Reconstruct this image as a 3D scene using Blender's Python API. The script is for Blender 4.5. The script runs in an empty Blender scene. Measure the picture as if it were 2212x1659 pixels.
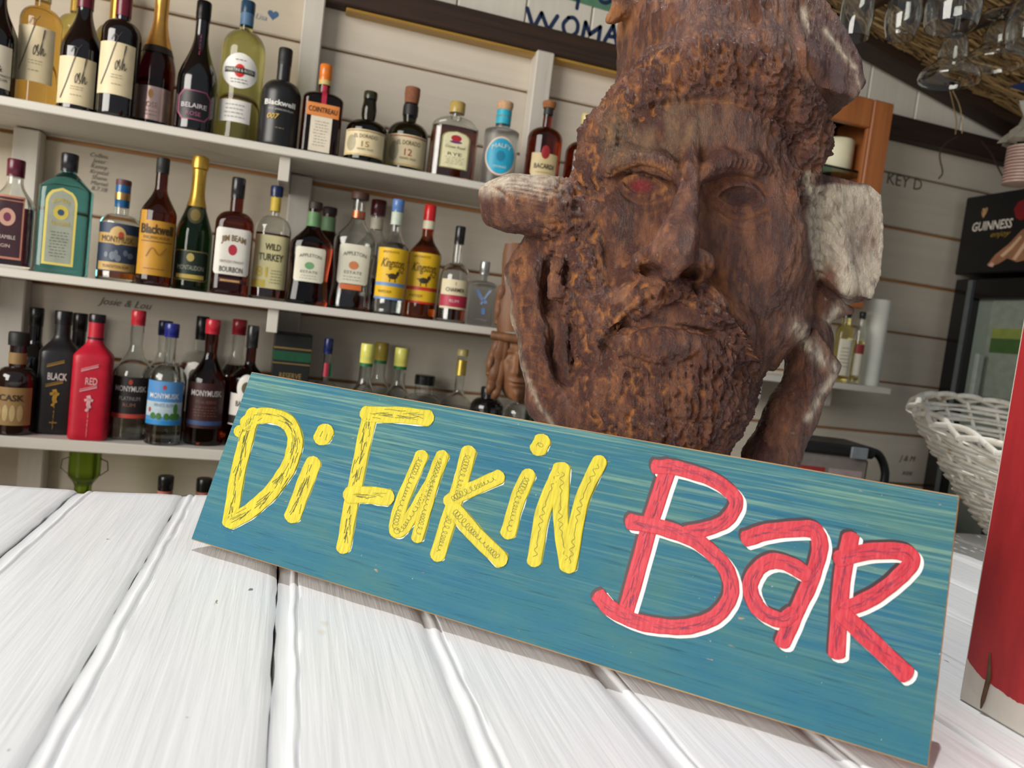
import bpy, math, random
import numpy as np
from mathutils import Matrix, Vector

random.seed(7)
RNG = np.random.default_rng(11)
SC = bpy.context.scene
COL = SC.collection

# ------------------------------------------------------------------ camera, light, exposure
CAM_Z = 1.33                      # eye height above the sand floor
FPX, CX, CY = 1616.0, 1106.0, 829.5
_yaw, _pitch, _roll = (math.radians(a) for a in (16.79, -3.99, 6.98))


def _cam_rows():
    f = np.array([math.sin(_yaw) * math.cos(_pitch), math.cos(_yaw) * math.cos(_pitch), math.sin(_pitch)])
    r = np.array([math.cos(_yaw), -math.sin(_yaw), 0.0])
    u = np.cross(r, f)
    R = math.cos(_roll) * r + math.sin(_roll) * u
    U = -math.sin(_roll) * r + math.cos(_roll) * u
    return R, U, f


CR, CU, CF = _cam_rows()
cam_data = bpy.data.cameras.new('camera')
cam_data.sensor_width = 36.0
cam_data.lens = FPX / 2212.0 * 36.0
cam_data.clip_start = 0.02
cam_data.dof.use_dof = True
cam_data.dof.focus_distance = 0.80
cam_data.dof.aperture_fstop = 6.6
cam = bpy.data.objects.new('camera', cam_data)
_m = Matrix.Identity(4)
for _i in range(3):
    _m[_i][0], _m[_i][1], _m[_i][2] = CR[_i], CU[_i], -CF[_i]
_m[2][3] = CAM_Z
cam.matrix_world = _m
COL.objects.link(cam)
SC.camera = cam

SC.view_settings.view_transform = 'Standard'
SC.view_settings.look = 'None'
SC.view_settings.gamma = 1.0
SC.view_settings.use_curve_mapping = False
SC.view_settings.exposure = 0.0

world = bpy.data.worlds.new('sky')
SC.world = world
world.use_nodes = True
wn = world.node_tree.nodes
wn['Background'].inputs[0].default_value = (0.82, 0.91, 1.0, 1)
wn['Background'].inputs[1].default_value = 0.30

sun_data = bpy.data.lights.new('sun', 'SUN')
sun_data.energy = 1.75
sun_data.angle = math.radians(0.6)
sun_data.color = (1.0, 0.98, 0.94)
sun = bpy.data.objects.new('sun', sun_data)
sun.rotation_euler = Vector((-0.06, 0.05, 1.0)).to_track_quat('Z', 'Y').to_euler()
sun.location = (0, 0, 6)
COL.objects.link(sun)

# daylight from the open left side of the bar
fr_data = bpy.data.lights.new('open_side_daylight', 'AREA')
fr_data.shape = 'RECTANGLE'
fr_data.size, fr_data.size_y = 2.6, 2.0
fr_data.energy = 165
fr_data.color = (1.0, 0.95, 0.87)
fr = bpy.data.objects.new('open_side_daylight', fr_data)
fr.location = (-3.0, -0.6, 2.3)
fr.rotation_euler = (Vector(fr.location) - Vector((-0.2, 1.9, 1.6))).to_track_quat('Z', 'Y').to_euler()
COL.objects.link(fr)


# ------------------------------------------------------------------ geometry of the view (used to measure where things stand)
def ray(px, py):
    return CR * ((px - CX) / FPX) - CU * ((py - CY) / FPX) + CF


def on_y(px, py, y):
    r = ray(px, py)
    return r * (y / r[1]) + np.array([0, 0, CAM_Z])


def on_x(px, py, x):
    r = ray(px, py)
    return r * (x / r[0]) + np.array([0, 0, CAM_Z])


def on_z(px, py, z):
    r = ray(px, py)
    return r * ((z - CAM_Z) / r[2]) + np.array([0, 0, CAM_Z])


# ------------------------------------------------------------------ helpers
def link(o, parent=None):
    COL.objects.link(o)
    if parent is not None:
        o.parent = parent
    return o


def mesh_obj(name, verts, faces, mat=None, parent=None, smooth=None, loc=None):
    me = bpy.data.meshes.new(name)
    me.from_pydata([tuple(map(float, v)) for v in verts], [], [tuple(int(i) for i in f) for f in faces])
    if smooth is not None:
        me.polygons.foreach_set('use_smooth', [True] * len(me.polygons))
        if smooth < 179:
            me.set_sharp_from_angle(angle=math.radians(smooth))
    me.update()
    if mat is not None:
        me.materials.append(mat)
    o = bpy.data.objects.new(name, me)
    if loc is not None:
        o.location = loc
    return link(o, parent)


def thing(name, label, cat, loc=(0, 0, 0), rotz=0.0, group=None):
    o = bpy.data.objects.new(name, None)
    o.empty_display_size = 0.05
    o.location = loc
    o.rotation_euler = (0, 0, rotz)
    return tag(link(o), label, cat, group)


def tag(o, label, cat, group=None, kind=None):
    o['label'] = label
    o['category'] = cat
    if group:
        o['group'] = group
    if kind:
        o['kind'] = kind
    return o


def struct(o):
    o['kind'] = 'structure'
    return o


class MB:
    """collects shapes into one mesh"""

    def __init__(self):
        self.v, self.f = [], []

    def add(self, v, f):
        n = len(self.v)
        self.v.extend(v)
        self.f.extend([tuple(i + n for i in q) for q in f])
        return self

    def box(self, x0, x1, y0, y1, z0, z1, b=0.0):
        if b <= 0:
            v = [(x, y, z) for x in (x0, x1) for y in (y0, y1) for z in (z0, z1)]
            return self.add(v, [(0, 1, 3, 2), (4, 6, 7, 5), (0, 4, 5, 1), (2, 3, 7, 6), (0, 2, 6, 4), (1, 5, 7, 3)])
        # chamfered box
        v, idx = [], {}
        X, Y, Z = (x0, x1), (y0, y1), (z0, z1)
        s = (1, -1)
        for i in (0, 1):
            for j in (0, 1):
                for k in (0, 1):
                    for ax in range(3):
                        p = [X[i] + s[i] * b, Y[j] + s[j] * b, Z[k] + s[k] * b]
                        p[ax] = (X[i], Y[j], Z[k])[ax]
                        idx[i, j, k, ax] = len(v)
                        v.append(tuple(p))
        f = []
        for i in (0, 1):
            f.append([idx[i, 0, 0, 0], idx[i, 1, 0, 0], idx[i, 1, 1, 0], idx[i, 0, 1, 0]][::(-1 if i == 0 else 1)])
            f.append([idx[0, i, 0, 1], idx[1, i, 0, 1], idx[1, i, 1, 1], idx[0, i, 1, 1]][::(1 if i == 0 else -1)])
            f.append([idx[0, 0, i, 2], idx[1, 0, i, 2], idx[1, 1, i, 2], idx[0, 1, i, 2]][::(-1 if i == 0 else 1)])
        for i in (0, 1):
            for j in (0, 1):
                f.append([idx[i, j, 0, 0], idx[i, j, 1, 0], idx[i, j, 1, 1], idx[i, j, 0, 1]])
                f.append([idx[i, 0, j, 0], idx[i, 1, j, 0], idx[i, 1, j, 2], idx[i, 0, j, 2]])
                f.append([idx[0, i, j, 1], idx[1, i, j, 1], idx[1, i, j, 2], idx[0, i, j, 2]])
                for k in (0, 1):
                    f.append([idx[i, j, k, 0], idx[i, j, k, 1], idx[i, j, k, 2]])
        return self.add(v, f)

    def lathe(self, prof, seg=24, c=(0, 0, 0), close=False):
        """prof: list of (r, z), bottom to top"""
        v, f = [], []
        for r, z in prof:
            for i in range(seg):
                a = 2 * math.pi * i / seg
                v.append((c[0] + r * math.cos(a), c[1] + r * math.sin(a), c[2] + z))
        n = len(prof)
        for k in range(n - 1 + (1 if close else 0)):
            for i in range(seg):
                j = (i + 1) % seg
                k2 = (k + 1) % n
                f.append((k * seg + i, k * seg + j, k2 * seg + j, k2 * seg + i))
        if not close:
            if prof[0][0] > 1e-6:
                f.append(tuple(range(seg))[::-1])
            if prof[-1][0] > 1e-6:
                f.append(tuple((n - 1) * seg + i for i in range(seg)))
        return self.add(v, f)

    def tube(self, pts, r, seg=6, flat=1.0):
        """tube along a polyline; r a number or one per point"""
        P = np.array(pts, float)
        n = len(P)
        rr = np.full(n, r) if np.isscalar(r) else np.array(r, float)
        T = np.gradient(P, axis=0)
        T /= np.linalg.norm(T, axis=1)[:, None] + 1e-12
        up = np.array([0, 0, 1.0]) if abs(T[0][2]) < 0.9 else np.array([0, 1.0, 0])
        v, f = [], []
        for k in range(n):
            a = np.cross(T[k], up)
            a /= np.linalg.norm(a) + 1e-12
            b = np.cross(a, T[k])
            up = b
            for i in range(seg):
                t = 2 * math.pi * i / seg
                v.append(tuple(P[k] + rr[k] * (math.cos(t) * a + flat * math.sin(t) * b)))
        for k in range(n - 1):
            for i in range(seg):
                j = (i + 1) % seg
                f.append((k * seg + i, k * seg + j, (k + 1) * seg + j, (k + 1) * seg + i))
        f.append(tuple(range(seg))[::-1])
        f.append(tuple((n - 1) * seg + i for i in range(seg)))
        return self.add(v, f)

    def build(self, name, mat=None, parent=None, smooth=None, loc=None):
        return mesh_obj(name, self.v, self.f, mat, parent, smooth, loc)


def spline(pts, n=10):
    """Catmull-Rom through pts"""
    P = np.array(pts, float)
    if len(P) == 2:
        t = np.linspace(0, 1, n + 1)[:, None]
        return P[0] * (1 - t) + P[1] * t
    Q = np.vstack([2 * P[0] - P[1], P, 2 * P[-1] - P[-2]])
    out = []
    for i in range(1, len(Q) - 2):
        for t in np.linspace(0, 1, n, endpoint=False):
            p0, p1, p2, p3 = Q[i - 1], Q[i], Q[i + 1], Q[i + 2]
            out.append(0.5 * (2 * p1 + (p2 - p0) * t + (2 * p0 - 5 * p1 + 4 * p2 - p3) * t * t
                              + (3 * p1 - p0 - 3 * p2 + p3) * t ** 3))
    out.append(P[-1])
    return np.array(out)


# ------------------------------------------------------------------ materials
def lin(c):
    """sRGB 0-255 to linear"""
    return tuple((x / 255 / 12.92 if x / 255 <= 0.04045 else ((x / 255 + 0.055) / 1.055) ** 2.4) for x in c)


class NT:
    def __init__(self, name):
        self.m = bpy.data.materials.new(name)
        self.m.use_nodes = True
        self.t = self.m.node_tree
        self.b = self.t.nodes['Principled BSDF']

    def n(self, kind, **kw):
        nd = self.t.nodes.new('ShaderNode' + kind)
        for k, v in kw.items():
            if k.startswith('i_'):
                key = k[2:]
                nd.inputs[int(key) if key.isdigit() else key].default_value = v
            else:
                setattr(nd, k, v)
        return nd

    def l(self, a, b):
        self.t.links.new(a, b)

    def coords(self, scale=(1, 1, 1), rot=(0, 0, 0)):
        tc = self.n('TexCoord')
        mp = self.n('Mapping')
        mp.inputs['Scale'].default_value = scale
        mp.inputs['Rotation'].default_value = rot
        self.l(tc.outputs['Object'], mp.inputs[0])
        return mp.outputs[0]

    def noise(self, co, scale, detail=4, rough=0.6, dist=0.0):
        nd = self.n('TexNoise')
        nd.inputs['Scale'].default_value = scale
        nd.inputs['Detail'].default_value = detail
        nd.inputs['Roughness'].default_value = rough
        nd.inputs['Distortion'].default_value = dist
        if co is not None:
            self.l(co, nd.inputs['Vector'])
        return nd.outputs['Fac']

    def ramp(self, fac, stops):
        r = self.n('ValToRGB')
        el = r.color_ramp.elements
        while len(el) < len(stops):
            el.new(0.5)
        for e, (p, c) in zip(el, stops):
            e.position = p
            e.color = (*c, 1) if len(c) == 3 else c
        self.l(fac, r.inputs[0])
        return r.outputs[0]

    def mix(self, fac, a, b, mode='MIX'):
        nd = self.n('Mix', data_type='RGBA', blend_type=mode)
        for s, v in ((0, fac), (6, a), (7, b)):
            if hasattr(v, 'is_linked') or hasattr(v, 'links'):
                self.l(v, nd.inputs[s])
            elif s == 0:
                nd.inputs[0].default_value = v
            else:
                nd.inputs[s].default_value = (*v, 1)
        return nd.outputs[2]

    def bump(self, h, strength=0.3, dist=0.002):
        b = self.n('Bump')
        b.inputs['Strength'].default_value = strength
        b.inputs['Distance'].default_value = dist
        self.l(h, b.inputs['Height'])
        self.l(b.outputs[0], self.b.inputs['Normal'])

    def set(self, **kw):
        for k, v in kw.items():
            k = {'base': 'Base Color', 'rough': 'Roughness', 'metal': 'Metallic', 'trans': 'Transmission Weight',
                 'ior': 'IOR', 'coat': 'Coat Weight', 'coat_rough': 'Coat Roughness', 'spec': 'Specular IOR Level'}[k]
            if hasattr(v, 'links'):
                self.l(v, self.b.inputs[k])
            else:
                self.b.inputs[k].default_value = (*v, 1) if isinstance(v, tuple) and len(v) == 3 else v
        return self


_plain = {}


def plain(rgb, rough=0.5, metal=0.0, var=0.12, coat=0.0, scale=40):
    """simple pigment with a little tonal noise; rgb in sRGB 0-255"""
    key = (tuple(rgb), rough, metal, var, coat)
    if key in _plain:
        return _plain[key]
    t = NT('pigment')
    c = lin(rgb)
    f = t.noise(t.coords(), scale, 3)
    lo = tuple(x * (1 - var) for x in c)
    hi = tuple(min(1, x * (1 + var)) for x in c)
    t.set(base=t.ramp(f, [(0.3, lo), (0.7, hi)]), rough=rough, metal=metal, coat=coat, coat_rough=0.1)
    _plain[key] = t.m
    return t.m


def glass(rgb, rough=0.0, ior=1.45):
    key = ('g', tuple(rgb), rough, ior)
    if key in _plain:
        return _plain[key]
    t = NT('tinted_glass')
    t.set(base=lin(rgb), rough=rough, trans=1.0, ior=ior)
    _plain[key] = t.m
    return t.m


def white_paint(name, tone=(206, 200, 190), dirt=(120, 100, 78), amount=0.5, axis=0, rough=0.55, bump=0.4):
    """brushed white paint over planed board, grain along axis"""
    t = NT(name)
    sc = [38, 38, 38]
    sc[axis] = 2.2
    oi = t.n('ObjectInfo')
    tc = t.n('TexCoord')
    mp = t.n('Mapping')
    mp.inputs['Scale'].default_value = sc
    t.l(tc.outputs['Object'], mp.inputs[0])
    cmb = t.n('CombineXYZ')
    mul = t.n('Math', operation='MULTIPLY')
    mul.inputs[1].default_value = 37.0
    t.l(oi.outputs['Random'], mul.inputs[0])
    t.l(mul.outputs[0], cmb.inputs[0])
    t.l(mul.outputs[0], cmb.inputs[2])
    ad = t.n('VectorMath', operation='ADD')
    t.l(mp.outputs[0], ad.inputs[0])
    t.l(cmb.outputs[0], ad.inputs[1])
    grain = t.noise(ad.outputs[0], 1.0, 6, 0.65, 0.4)
    blot = t.noise(t.coords(), 5.5, 5, 0.6)
    c = lin(tone)
    base = t.ramp(grain, [(0.2, tuple(x * 0.88 for x in c)), (0.62, c), (0.85, tuple(min(1, x * 1.05) for x in c))])
    scratch = t.ramp(grain, [(0.26, (1, 1, 1)), (0.34, (0, 0, 0))])
    spots = t.ramp(blot, [(0.52, (0, 0, 0)), (0.75, (amount, amount, amount))])
    mm = t.n('Math', operation='MULTIPLY')
    t.l(scratch, mm.inputs[0])
    t.l(spots, mm.inputs[1])
    col = t.mix(mm.outputs[0], base, lin(dirt))
    stain = t.ramp(t.noise(t.coords(), 2.3, 4), [(0.45, (0, 0, 0)), (0.8, (amount * 0.35,) * 3)])
    col = t.mix(stain, col, tuple(x * 0.62 for x in c))
    hv = t.n('HueSaturation')
    v = t.n('MapRange')
    v.inputs['To Min'].default_value = 0.93
    v.inputs['To Max'].default_value = 1.05
    t.l(oi.outputs['Random'], v.inputs[0])
    t.l(v.outputs[0], hv.inputs['Value'])
    t.l(col, hv.inputs['Color'])
    t.set(base=hv.outputs[0], rough=rough)
    t.bump(grain, bump, 0.0015)
    return t.m


def wood(name, stops, scale=1.0, axis=0, rough=0.5, coat=0.0, bump=0.3):
    t = NT(name)
    sc = [60 * scale] * 3
    sc[axis] = 3 * scale
    g = t.noise(t.coords(tuple(sc)), 1.0, 6, 0.65, 0.6)
    t.set(base=t.ramp(g, [(p, lin(c)) for p, c in stops]), rough=rough, coat=coat, coat_rough=0.25)
    t.bump(g, bump, 0.001)
    return t.m


M = {}
M['wall'] = white_paint('painted_wall_board', (220, 210, 194), (96, 72, 48), 0.6, axis=0)
M['wall_old'] = white_paint('weathered_wall_board', (214, 202, 182), (66, 44, 28), 1.9, axis=0, bump=0.7)
M['gable'] = white_paint('painted_gable_board', (222, 218, 208), (120, 100, 70), 0.4, axis=2)
M['shelf'] = white_paint('painted_shelf', (216, 211, 201), (120, 100, 80), 0.4, axis=0)
M['stud'] = white_paint('painted_stud', (212, 206, 196), (110, 90, 70), 0.5, axis=2)
M['beam'] = wood('dark_beam', [(0.3, (36, 24, 18)), (0.7, (62, 42, 30))], axis=0, rough=0.6)
M['rawwood_glow'] = wood('raw_wood_glow', [(0.3, (196, 128, 70)), (0.7, (236, 178, 116))], axis=0, rough=0.7)  # raw wood, colour lightened to imitate daylight glowing through the board gaps
M['cabwood'] = wood('cabinet_wood', [(0.3, (150, 88, 44)), (0.7, (182, 112, 62))], 0.6, axis=2, rough=0.45)
M['black'] = plain((16, 15, 16), 0.4)
M['blackgloss'] = plain((14, 13, 14), 0.12, coat=0.4)
# ------------------------------------------------------------------ the room
YW = 1.90                     # face of the back wall
Z = lambda z: CAM_Z + z       # heights measured from the eye


def plank(name, x0, x1, y0, y1, z0, z1, mat, parent, b=0.003):
    m = MB()
    m.box(x0, x1, y0, y1, z0, z1, b)
    o = m.build(name, mat, parent)
    return o


floor = struct(MB().box(-1.8, 2.7, 1.0, 2.05, -0.05, 0.0).build('floor', wood('floor_boards', [(0.3, (86, 70, 54)), (0.7, (120, 102, 82))], axis=0)))
_sand = NT('beach_sand')
_sand.set(base=_sand.ramp(_sand.noise(_sand.coords(), 6, 6), [(0.3, lin((196, 176, 142))), (0.7, lin((222, 206, 176)))]), rough=0.9)
ground = struct(MB().box(-9, 9, -9, 1.0, -0.06, -0.002).build('ground', _sand.m))

# back wall: raw sheathing with painted boards in front, painted daylight glow showing in the small gaps
wall = struct(MB().box(-1.8, 2.7, YW + 0.006, YW + 0.08, 0, 2.6).build('wall_back', M['rawwood_glow']))
rows = [0.767 - 0.1565 * k for k in range(0, 14)]
for k in range(13):
    z1, z0 = Z(rows[k]), Z(rows[k + 1])
    if z0 < 0.02:
        break
    cuts = [-1.8, -0.02, 1.10, 2.7]
    for a, b_ in zip(cuts[:-1], cuts[1:]):
        g1 = random.uniform(0.003, 0.0085)
        plank('plank', a, b_ - 0.0015, YW - 0.0115 + random.uniform(-.001, .001), YW + 0.0058, z0 + 0.0015, z1 - g1,
              M['wall_old'] if (a < -0.5 and k < 5) else M['wall'], wall)
# gable boards above the beam, upright
x = -1.8
while x < 2.65:
    w_ = 0.176
    plank('plank', x + 0.0015, min(x + w_, 2.7) - 0.0015, YW - 0.012, YW + 0.006, Z(0.745), Z(1.25), M['gable'], wall, 0.003)
    x += w_
# left part above: weathered boards run on to the top
beam = struct(MB().box(-0.02, 2.7, YW - 0.055, YW + 0.0, Z(0.700), Z(0.762), 0.004).build('beam', M['beam']))
struct(MB().box(0.05, 0.98, YW - 0.05, YW - 0.012, Z(0.6915), Z(0.6985), 0.002).build('trim_1', wood('trim_gold_reflection', [(0.3, (150, 112, 42)), (0.7, (200, 160, 76))], axis=0, rough=0.35)))  # thin trim coloured gold to imitate the reflection under the beam
for n_, (px, py, zz0, zz1, w_) in enumerate(((675, 60, 0.322, 1.0, 0.046), (1160, 250, 0.322, 0.70, 0.046))):
    p = on_y(px, py, 1.85)
    s_ = struct(MB().box(p[0] - w_ / 2, p[0] + w_ / 2, 1.835, YW - 0.012, Z(zz0), Z(zz1), 0.003).build('stud', M['stud']))
for px, py, zz0, zz1 in ((62, 300, -0.013, 0.300), (646, 440, -0.013, 0.300), (30, 650, -0.345, -0.016), (618, 760, -0.345, -0.016), (70, 1010, -0.7, -0.345)):
    p = on_y(px, py, 1.86)
    struct(MB().box(p[0] - 0.025, p[0] + 0.025, 1.845, YW - 0.012, Z(zz0), Z(zz1), 0.003).build('stud', M['stud']))

wall_r = struct(MB().box(2.7, 2.78, 0.9, 2.0, 0, 2.2).build('wall_right', M['wall']))
wall_l = struct(MB().box(-1.88, -1.8, 1.4, 2.0, 0, 2.6).build('wall_left', M['wall']))

struct(MB().box(-1.06, -1.0, 1.16, YW - .02, 0, 1.30).build('added_shade_wall', M['wall']))  # added unseen half-wall that shades the back wall below the lower shelf

# roof: thatch on two slopes, ridge running towards the camera
SL = 0.2075
def roof_z(x):
    return Z(0.965 - SL * (x - 1.472)) if x > 0.35 else Z(0.965 - SL * (0.35 - 1.472) - SL * (0.35 - x))
YE = 1.24
_th = NT('thatch')
_g = _th.noise(_th.coords((6, 90, 90)), 1.0, 5, 0.7, 0.5)
_th.set(base=_th.ramp(_g, [(0.25, lin((72, 54, 34))), (0.55, lin((140, 112, 74))), (0.8, lin((176, 148, 104)))]), rough=0.8)
_th.bump(_g, 0.7, 0.01)
for nm, xa, xb in (('roof', -2.2, 0.35), ('roof', 0.35, 2.9)):
    za, zb = roof_z(xa), roof_z(xb)
    v = [(xa, YE, za), (xb, YE, zb), (xb, 2.1, zb), (xa, 2.1, za)]
    v += [(a, b, c + 0.12) for a, b, c in v]
    struct(mesh_obj(nm, v, [(0, 1, 2, 3), (4, 7, 6, 5), (0, 4, 5, 1), (1, 5, 6, 2), (2, 6, 7, 3), (3, 7, 4, 0)], _th.m))
# straw hanging out of the thatch, seen from below
mb = MB()
for i in range(5200):
    x = random.uniform(0.7, 2.68)
    y = random.uniform(YE, 1.88)
    L = random.uniform(0.12, 0.40)
    a = random.gauss(0, 0.22)
    dz = random.uniform(-0.10, 0.10)
    d = Vector((math.cos(a), math.sin(a), -SL + dz)).normalized()
    c = Vector((x, y, roof_z(x) - random.uniform(0.0, 0.030)))
    r_ = random.uniform(0.0016, 0.0042)
    p0, p1 = c - d * L / 2, c + d * L / 2
    p0.y = min(p0.y, 1.885); p1.y = min(p1.y, 1.885)
    s_ = Vector((-d.y, d.x, 0)).normalized() * r_
    n_ = Vector((0, 0, r_ * 1.4))
    mb.add([p0 - s_, p0 + s_, p0 - n_, p1 - s_ * .5, p1 + s_ * .5, p1 - n_ * .5],
           [(0, 2, 5, 3), (2, 1, 4, 5), (1, 0, 3, 4), (0, 1, 2), (3, 5, 4)])
straw = mb.build('roof_straw', None)
_st = NT('straw')
_oi = _st.n('NewGeometry')
_st.set(base=_st.ramp(_oi.outputs['Random Per Island'], [(0.0, lin((84, 62, 38))), (0.4, lin((150, 120, 78))), (0.75, lin((190, 160, 112))), (1.0, lin((112, 84, 50)))]), rough=0.7)
straw.data.materials.append(_st.m)
tag(straw, 'dry straw thatch of the roof seen from below', 'thatch', kind='stuff')
# dark rafter along the rake against the wall, and one further forward
for y0, y1 in ((1.80, 1.875),):
    v = []
    for x in (0.36, 2.68):
        z = roof_z(x) - 0.012
        v += [(x, y0, z), (x, y1, z), (x, y1, z - 0.048), (x, y0, z - 0.048)]
    struct(mesh_obj('rafter', v, [(0, 1, 2, 3), (4, 7, 6, 5), (0, 4, 5, 1), (1, 5, 6, 2), (2, 6, 7, 3), (3, 7, 4, 0)], M['beam']))

# ------------------------------------------------------------------ shelves
def shelf(label, z0, z1, x0, x1, ledgers):
    s_ = thing('wall_shelf', label, 'shelf', (0, 0, 0))
    MB().box(x0, x1, 1.65, YW - 0.0125, Z(z0), Z(z1), 0.002).build('board', M['shelf'], s_)
    for px, py in ledgers:
        p = on_y(px, py, 1.665)
        MB().box(p[0] - 0.011, p[0] + 0.011, 1.668, YW - 0.0125, Z(z0 - 0.05), Z(z0), 0.001).build('ledger', M['stud'], s_)
    return s_


shelf('topmost long white painted bottle shelf on the back wall', 0.303, 0.320, -1.2, 0.70, ((614, 365), (-200, 300)))
shelf('middle long white painted bottle shelf at eye height', -0.014, 0.003, -1.2, 0.62, ((590, 680), (-200, 600)))
shelf('lower long white painted bottle shelf above the counter edge', -0.343, -0.320, -1.2, 0.62, ((500, 1010), (-200, 900)))
shelf('lowest white shelf mostly hidden below the counter', -0.655, -0.635, -1.2, 0.62, ())

# ------------------------------------------------------------------ bar counter of painted beaded boards
ctr = thing('bar_counter', 'white painted plank bar counter across the foreground', 'counter', (0, 0, 0))
_cp = NT('counter_gloss_paint')
_oi = _cp.n('ObjectInfo')
_tc = _cp.n('TexCoord')
_ad = _cp.n('VectorMath', operation='ADD')
_mu = _cp.n('Math', operation='MULTIPLY'); _mu.inputs[1].default_value = 9.0
_cp.l(_oi.outputs['Random'], _mu.inputs[0])
_cb = _cp.n('CombineXYZ'); _cp.l(_mu.outputs[0], _cb.inputs[1])
_cp.l(_tc.outputs['Object'], _ad.inputs[0]); _cp.l(_cb.outputs[0], _ad.inputs[1])
def _map(sc):
    mp = _cp.n('Mapping'); mp.inputs['Scale'].default_value = sc
    _cp.l(_ad.outputs[0], mp.inputs[0]); return mp.outputs[0]
_br = _cp.noise(_map((190, 5.5, 20)), 1.0, 5, 0.6, 0.5)
_wv = _cp.noise(_map((26, 1.6, 10)), 1.0, 4, 0.6, 0.8)
_bl = _cp.noise(_map((9, 5, 9)), 1.0, 6, 0.62)
_fine = _cp.noise(_map((240, 60, 60)), 1.0, 3)
_base = _cp.ramp(_br, [(0.25, lin((209, 212, 215))), (0.5, lin((222, 224, 227))), (0.8, lin((231, 233, 236)))])
_scr = _cp.ramp(_br, [(0.24, (1, 1, 1)), (0.30, (0, 0, 0))])
_spt = _cp.ramp(_bl, [(0.55, (0, 0, 0)), (0.72, (0.8, 0.8, 0.8))])
_mm = _cp.n('Math', operation='MULTIPLY'); _cp.l(_scr, _mm.inputs[0]); _cp.l(_spt, _mm.inputs[1])
_c = _cp.mix(_mm.outputs[0], _base, lin((140, 138, 128)))
_tea = _cp.ramp(_cp.noise(_map((14, 8, 9)), 1.0, 3), [(0.70, (0, 0, 0)), (0.74, (0.55, 0.55, 0.55)), (0.80, (0.25, 0.25, 0.25))])
_c = _cp.mix(_tea, _c, lin((206, 192, 172)))
_flk = _cp.ramp(_cp.noise(_map((55, 30, 30)), 1.0, 3, 0.5), [(0.735, (0, 0, 0)), (0.75, (0.9, 0.9, 0.9))])
_c = _cp.mix(_flk, _c, lin((112, 98, 80)))
_cp.set(base=_c, rough=0.34, spec=0.5)
_hs = _cp.n('Math', operation='ADD'); _cp.l(_br, _hs.inputs[0]); _cp.l(_wv, _hs.inputs[1])
_cp.bump(_hs.outputs[0], 0.45, 0.0015)
M['counter'] = _cp.m
_gr = plain((60, 52, 42), 0.8)

PITCH, G0, ZC, YFAR = 0.1325, 0.0115, Z(-0.28), 1.114


def counter_plank(k, parent):
    x0 = G0 + PITCH * k
    # across: gap wall, sunk strip, bead, flat, eased edge   (x from the groove, z from the top)
    prof = [(0.0008, -0.020), (0.0008, -0.0052), (0.0028, -0.0042), (0.0120, -0.0040), (0.0128, -0.0016), (0.0140, -0.0004),
            (0.0160, 0.0004), (0.0180, -0.0002), (0.0188, -0.0018), (0.0196, -0.0019), (0.0205, -0.0002), (0.0235, 0.0)]
    if k % 2:
        prof = [(-0.0010, -0.020), (-0.0010, -0.0034), (0.0055, -0.0026), (0.0068, -0.0008), (0.0095, 0.0002), (0.0125, -0.0006), (0.0135, -0.0021), (0.0146, -0.0020), (0.0158, -0.0002), (0.019, 0.0)]
    prof = prof + [(0.045, 0.0003), (0.070, 0.0), (0.100, 0.0004), (PITCH - 0.010, 0.0), (PITCH - 0.003, -0.0006), (PITCH - 0.0008, -0.0022), (PITCH - 0.0006, -0.020)]
    ys = [0.16] + list(np.linspace(0.2, 1.09, 46)) + [1.104, 1.110, 1.1135, 1.114]
    rnd = random.Random(k * 7 + 3)
    ph = [rnd.uniform(0, 6.28) for _ in range(6)]
    yend = YFAR + rnd.uniform(-0.004, 0.004)
    v, f = [], []
    n = len(prof)
    for y in ys:
        e = max(0.0, (y - 1.10) / 0.014)
        drop = -0.006 * e ** 2.2
        yy = min(y, YFAR) + (yend - YFAR) * min(1, max(0, (y - 1.0) / .1))
        for i, (px, pz) in enumerate(prof):
            wob = 0.0006 * math.sin(y * 31 + ph[0] + i * .2) + 0.0005 * math.sin(y * 83 + ph[1]) + 0.0004 * rnd.uniform(-1, 1)
            ed = wob if i < 11 or i > n - 5 else wob * .3
            zz = pz + drop + 0.0005 * math.sin(y * 9 + ph[2] + px * 40) + (0.0002 * math.sin(y * 57 + ph[3] + px * 160))
            if i in (0, n - 1):
                zz = pz
            v.append((x0 + px + ed, yy, zz))
    for j in range(len(ys) - 1):
        for i in range(n - 1):
            a = j * n + i
            f.append((a, a + 1, a + n + 1, a + n))
    f.append(tuple(range(n))[::-1])
    L = (len(ys) - 1) * n
    f.append(tuple(L + i for i in range(n)))
    for j in range(len(ys) - 1):
        f.append((j * n + n - 1, j * n, (j + 1) * n, (j + 1) * n + n - 1))
    return mesh_obj('plank', v, f, M['counter'], parent, smooth=50, loc=(0, 0, ZC))


for k in range(-6, 13):
    counter_plank(k, ctr)
MB().box(-0.78, 1.73, 0.20, 1.06, ZC - 0.045, ZC - 0.021).build('underside', _gr, ctr)
MB().box(-0.78, 1.73, 0.45, 0.95, 0.0, ZC - 0.046).build('base', M['wall'], ctr)
# ------------------------------------------------------------------ hand painted board standing on the counter
SH = 0.012
_bl, _br_ = on_z(412, 1165, ZC + SH), on_z(2006, 1660, ZC + SH)
SU = (_br_ - _bl); S_LEN = np.linalg.norm(SU); SU /= S_LEN
_t = math.radians(19.45)
_back = np.array([-SU[1], SU[0], 0.0])                    # horizontal, away from the camera
SV = math.cos(_t) * np.array([0, 0, 1.0]) + math.sin(_t) * _back
SN = np.cross(SU, SV)                                      # towards the camera
S_H, S_T = 0.1965, 0.011


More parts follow.
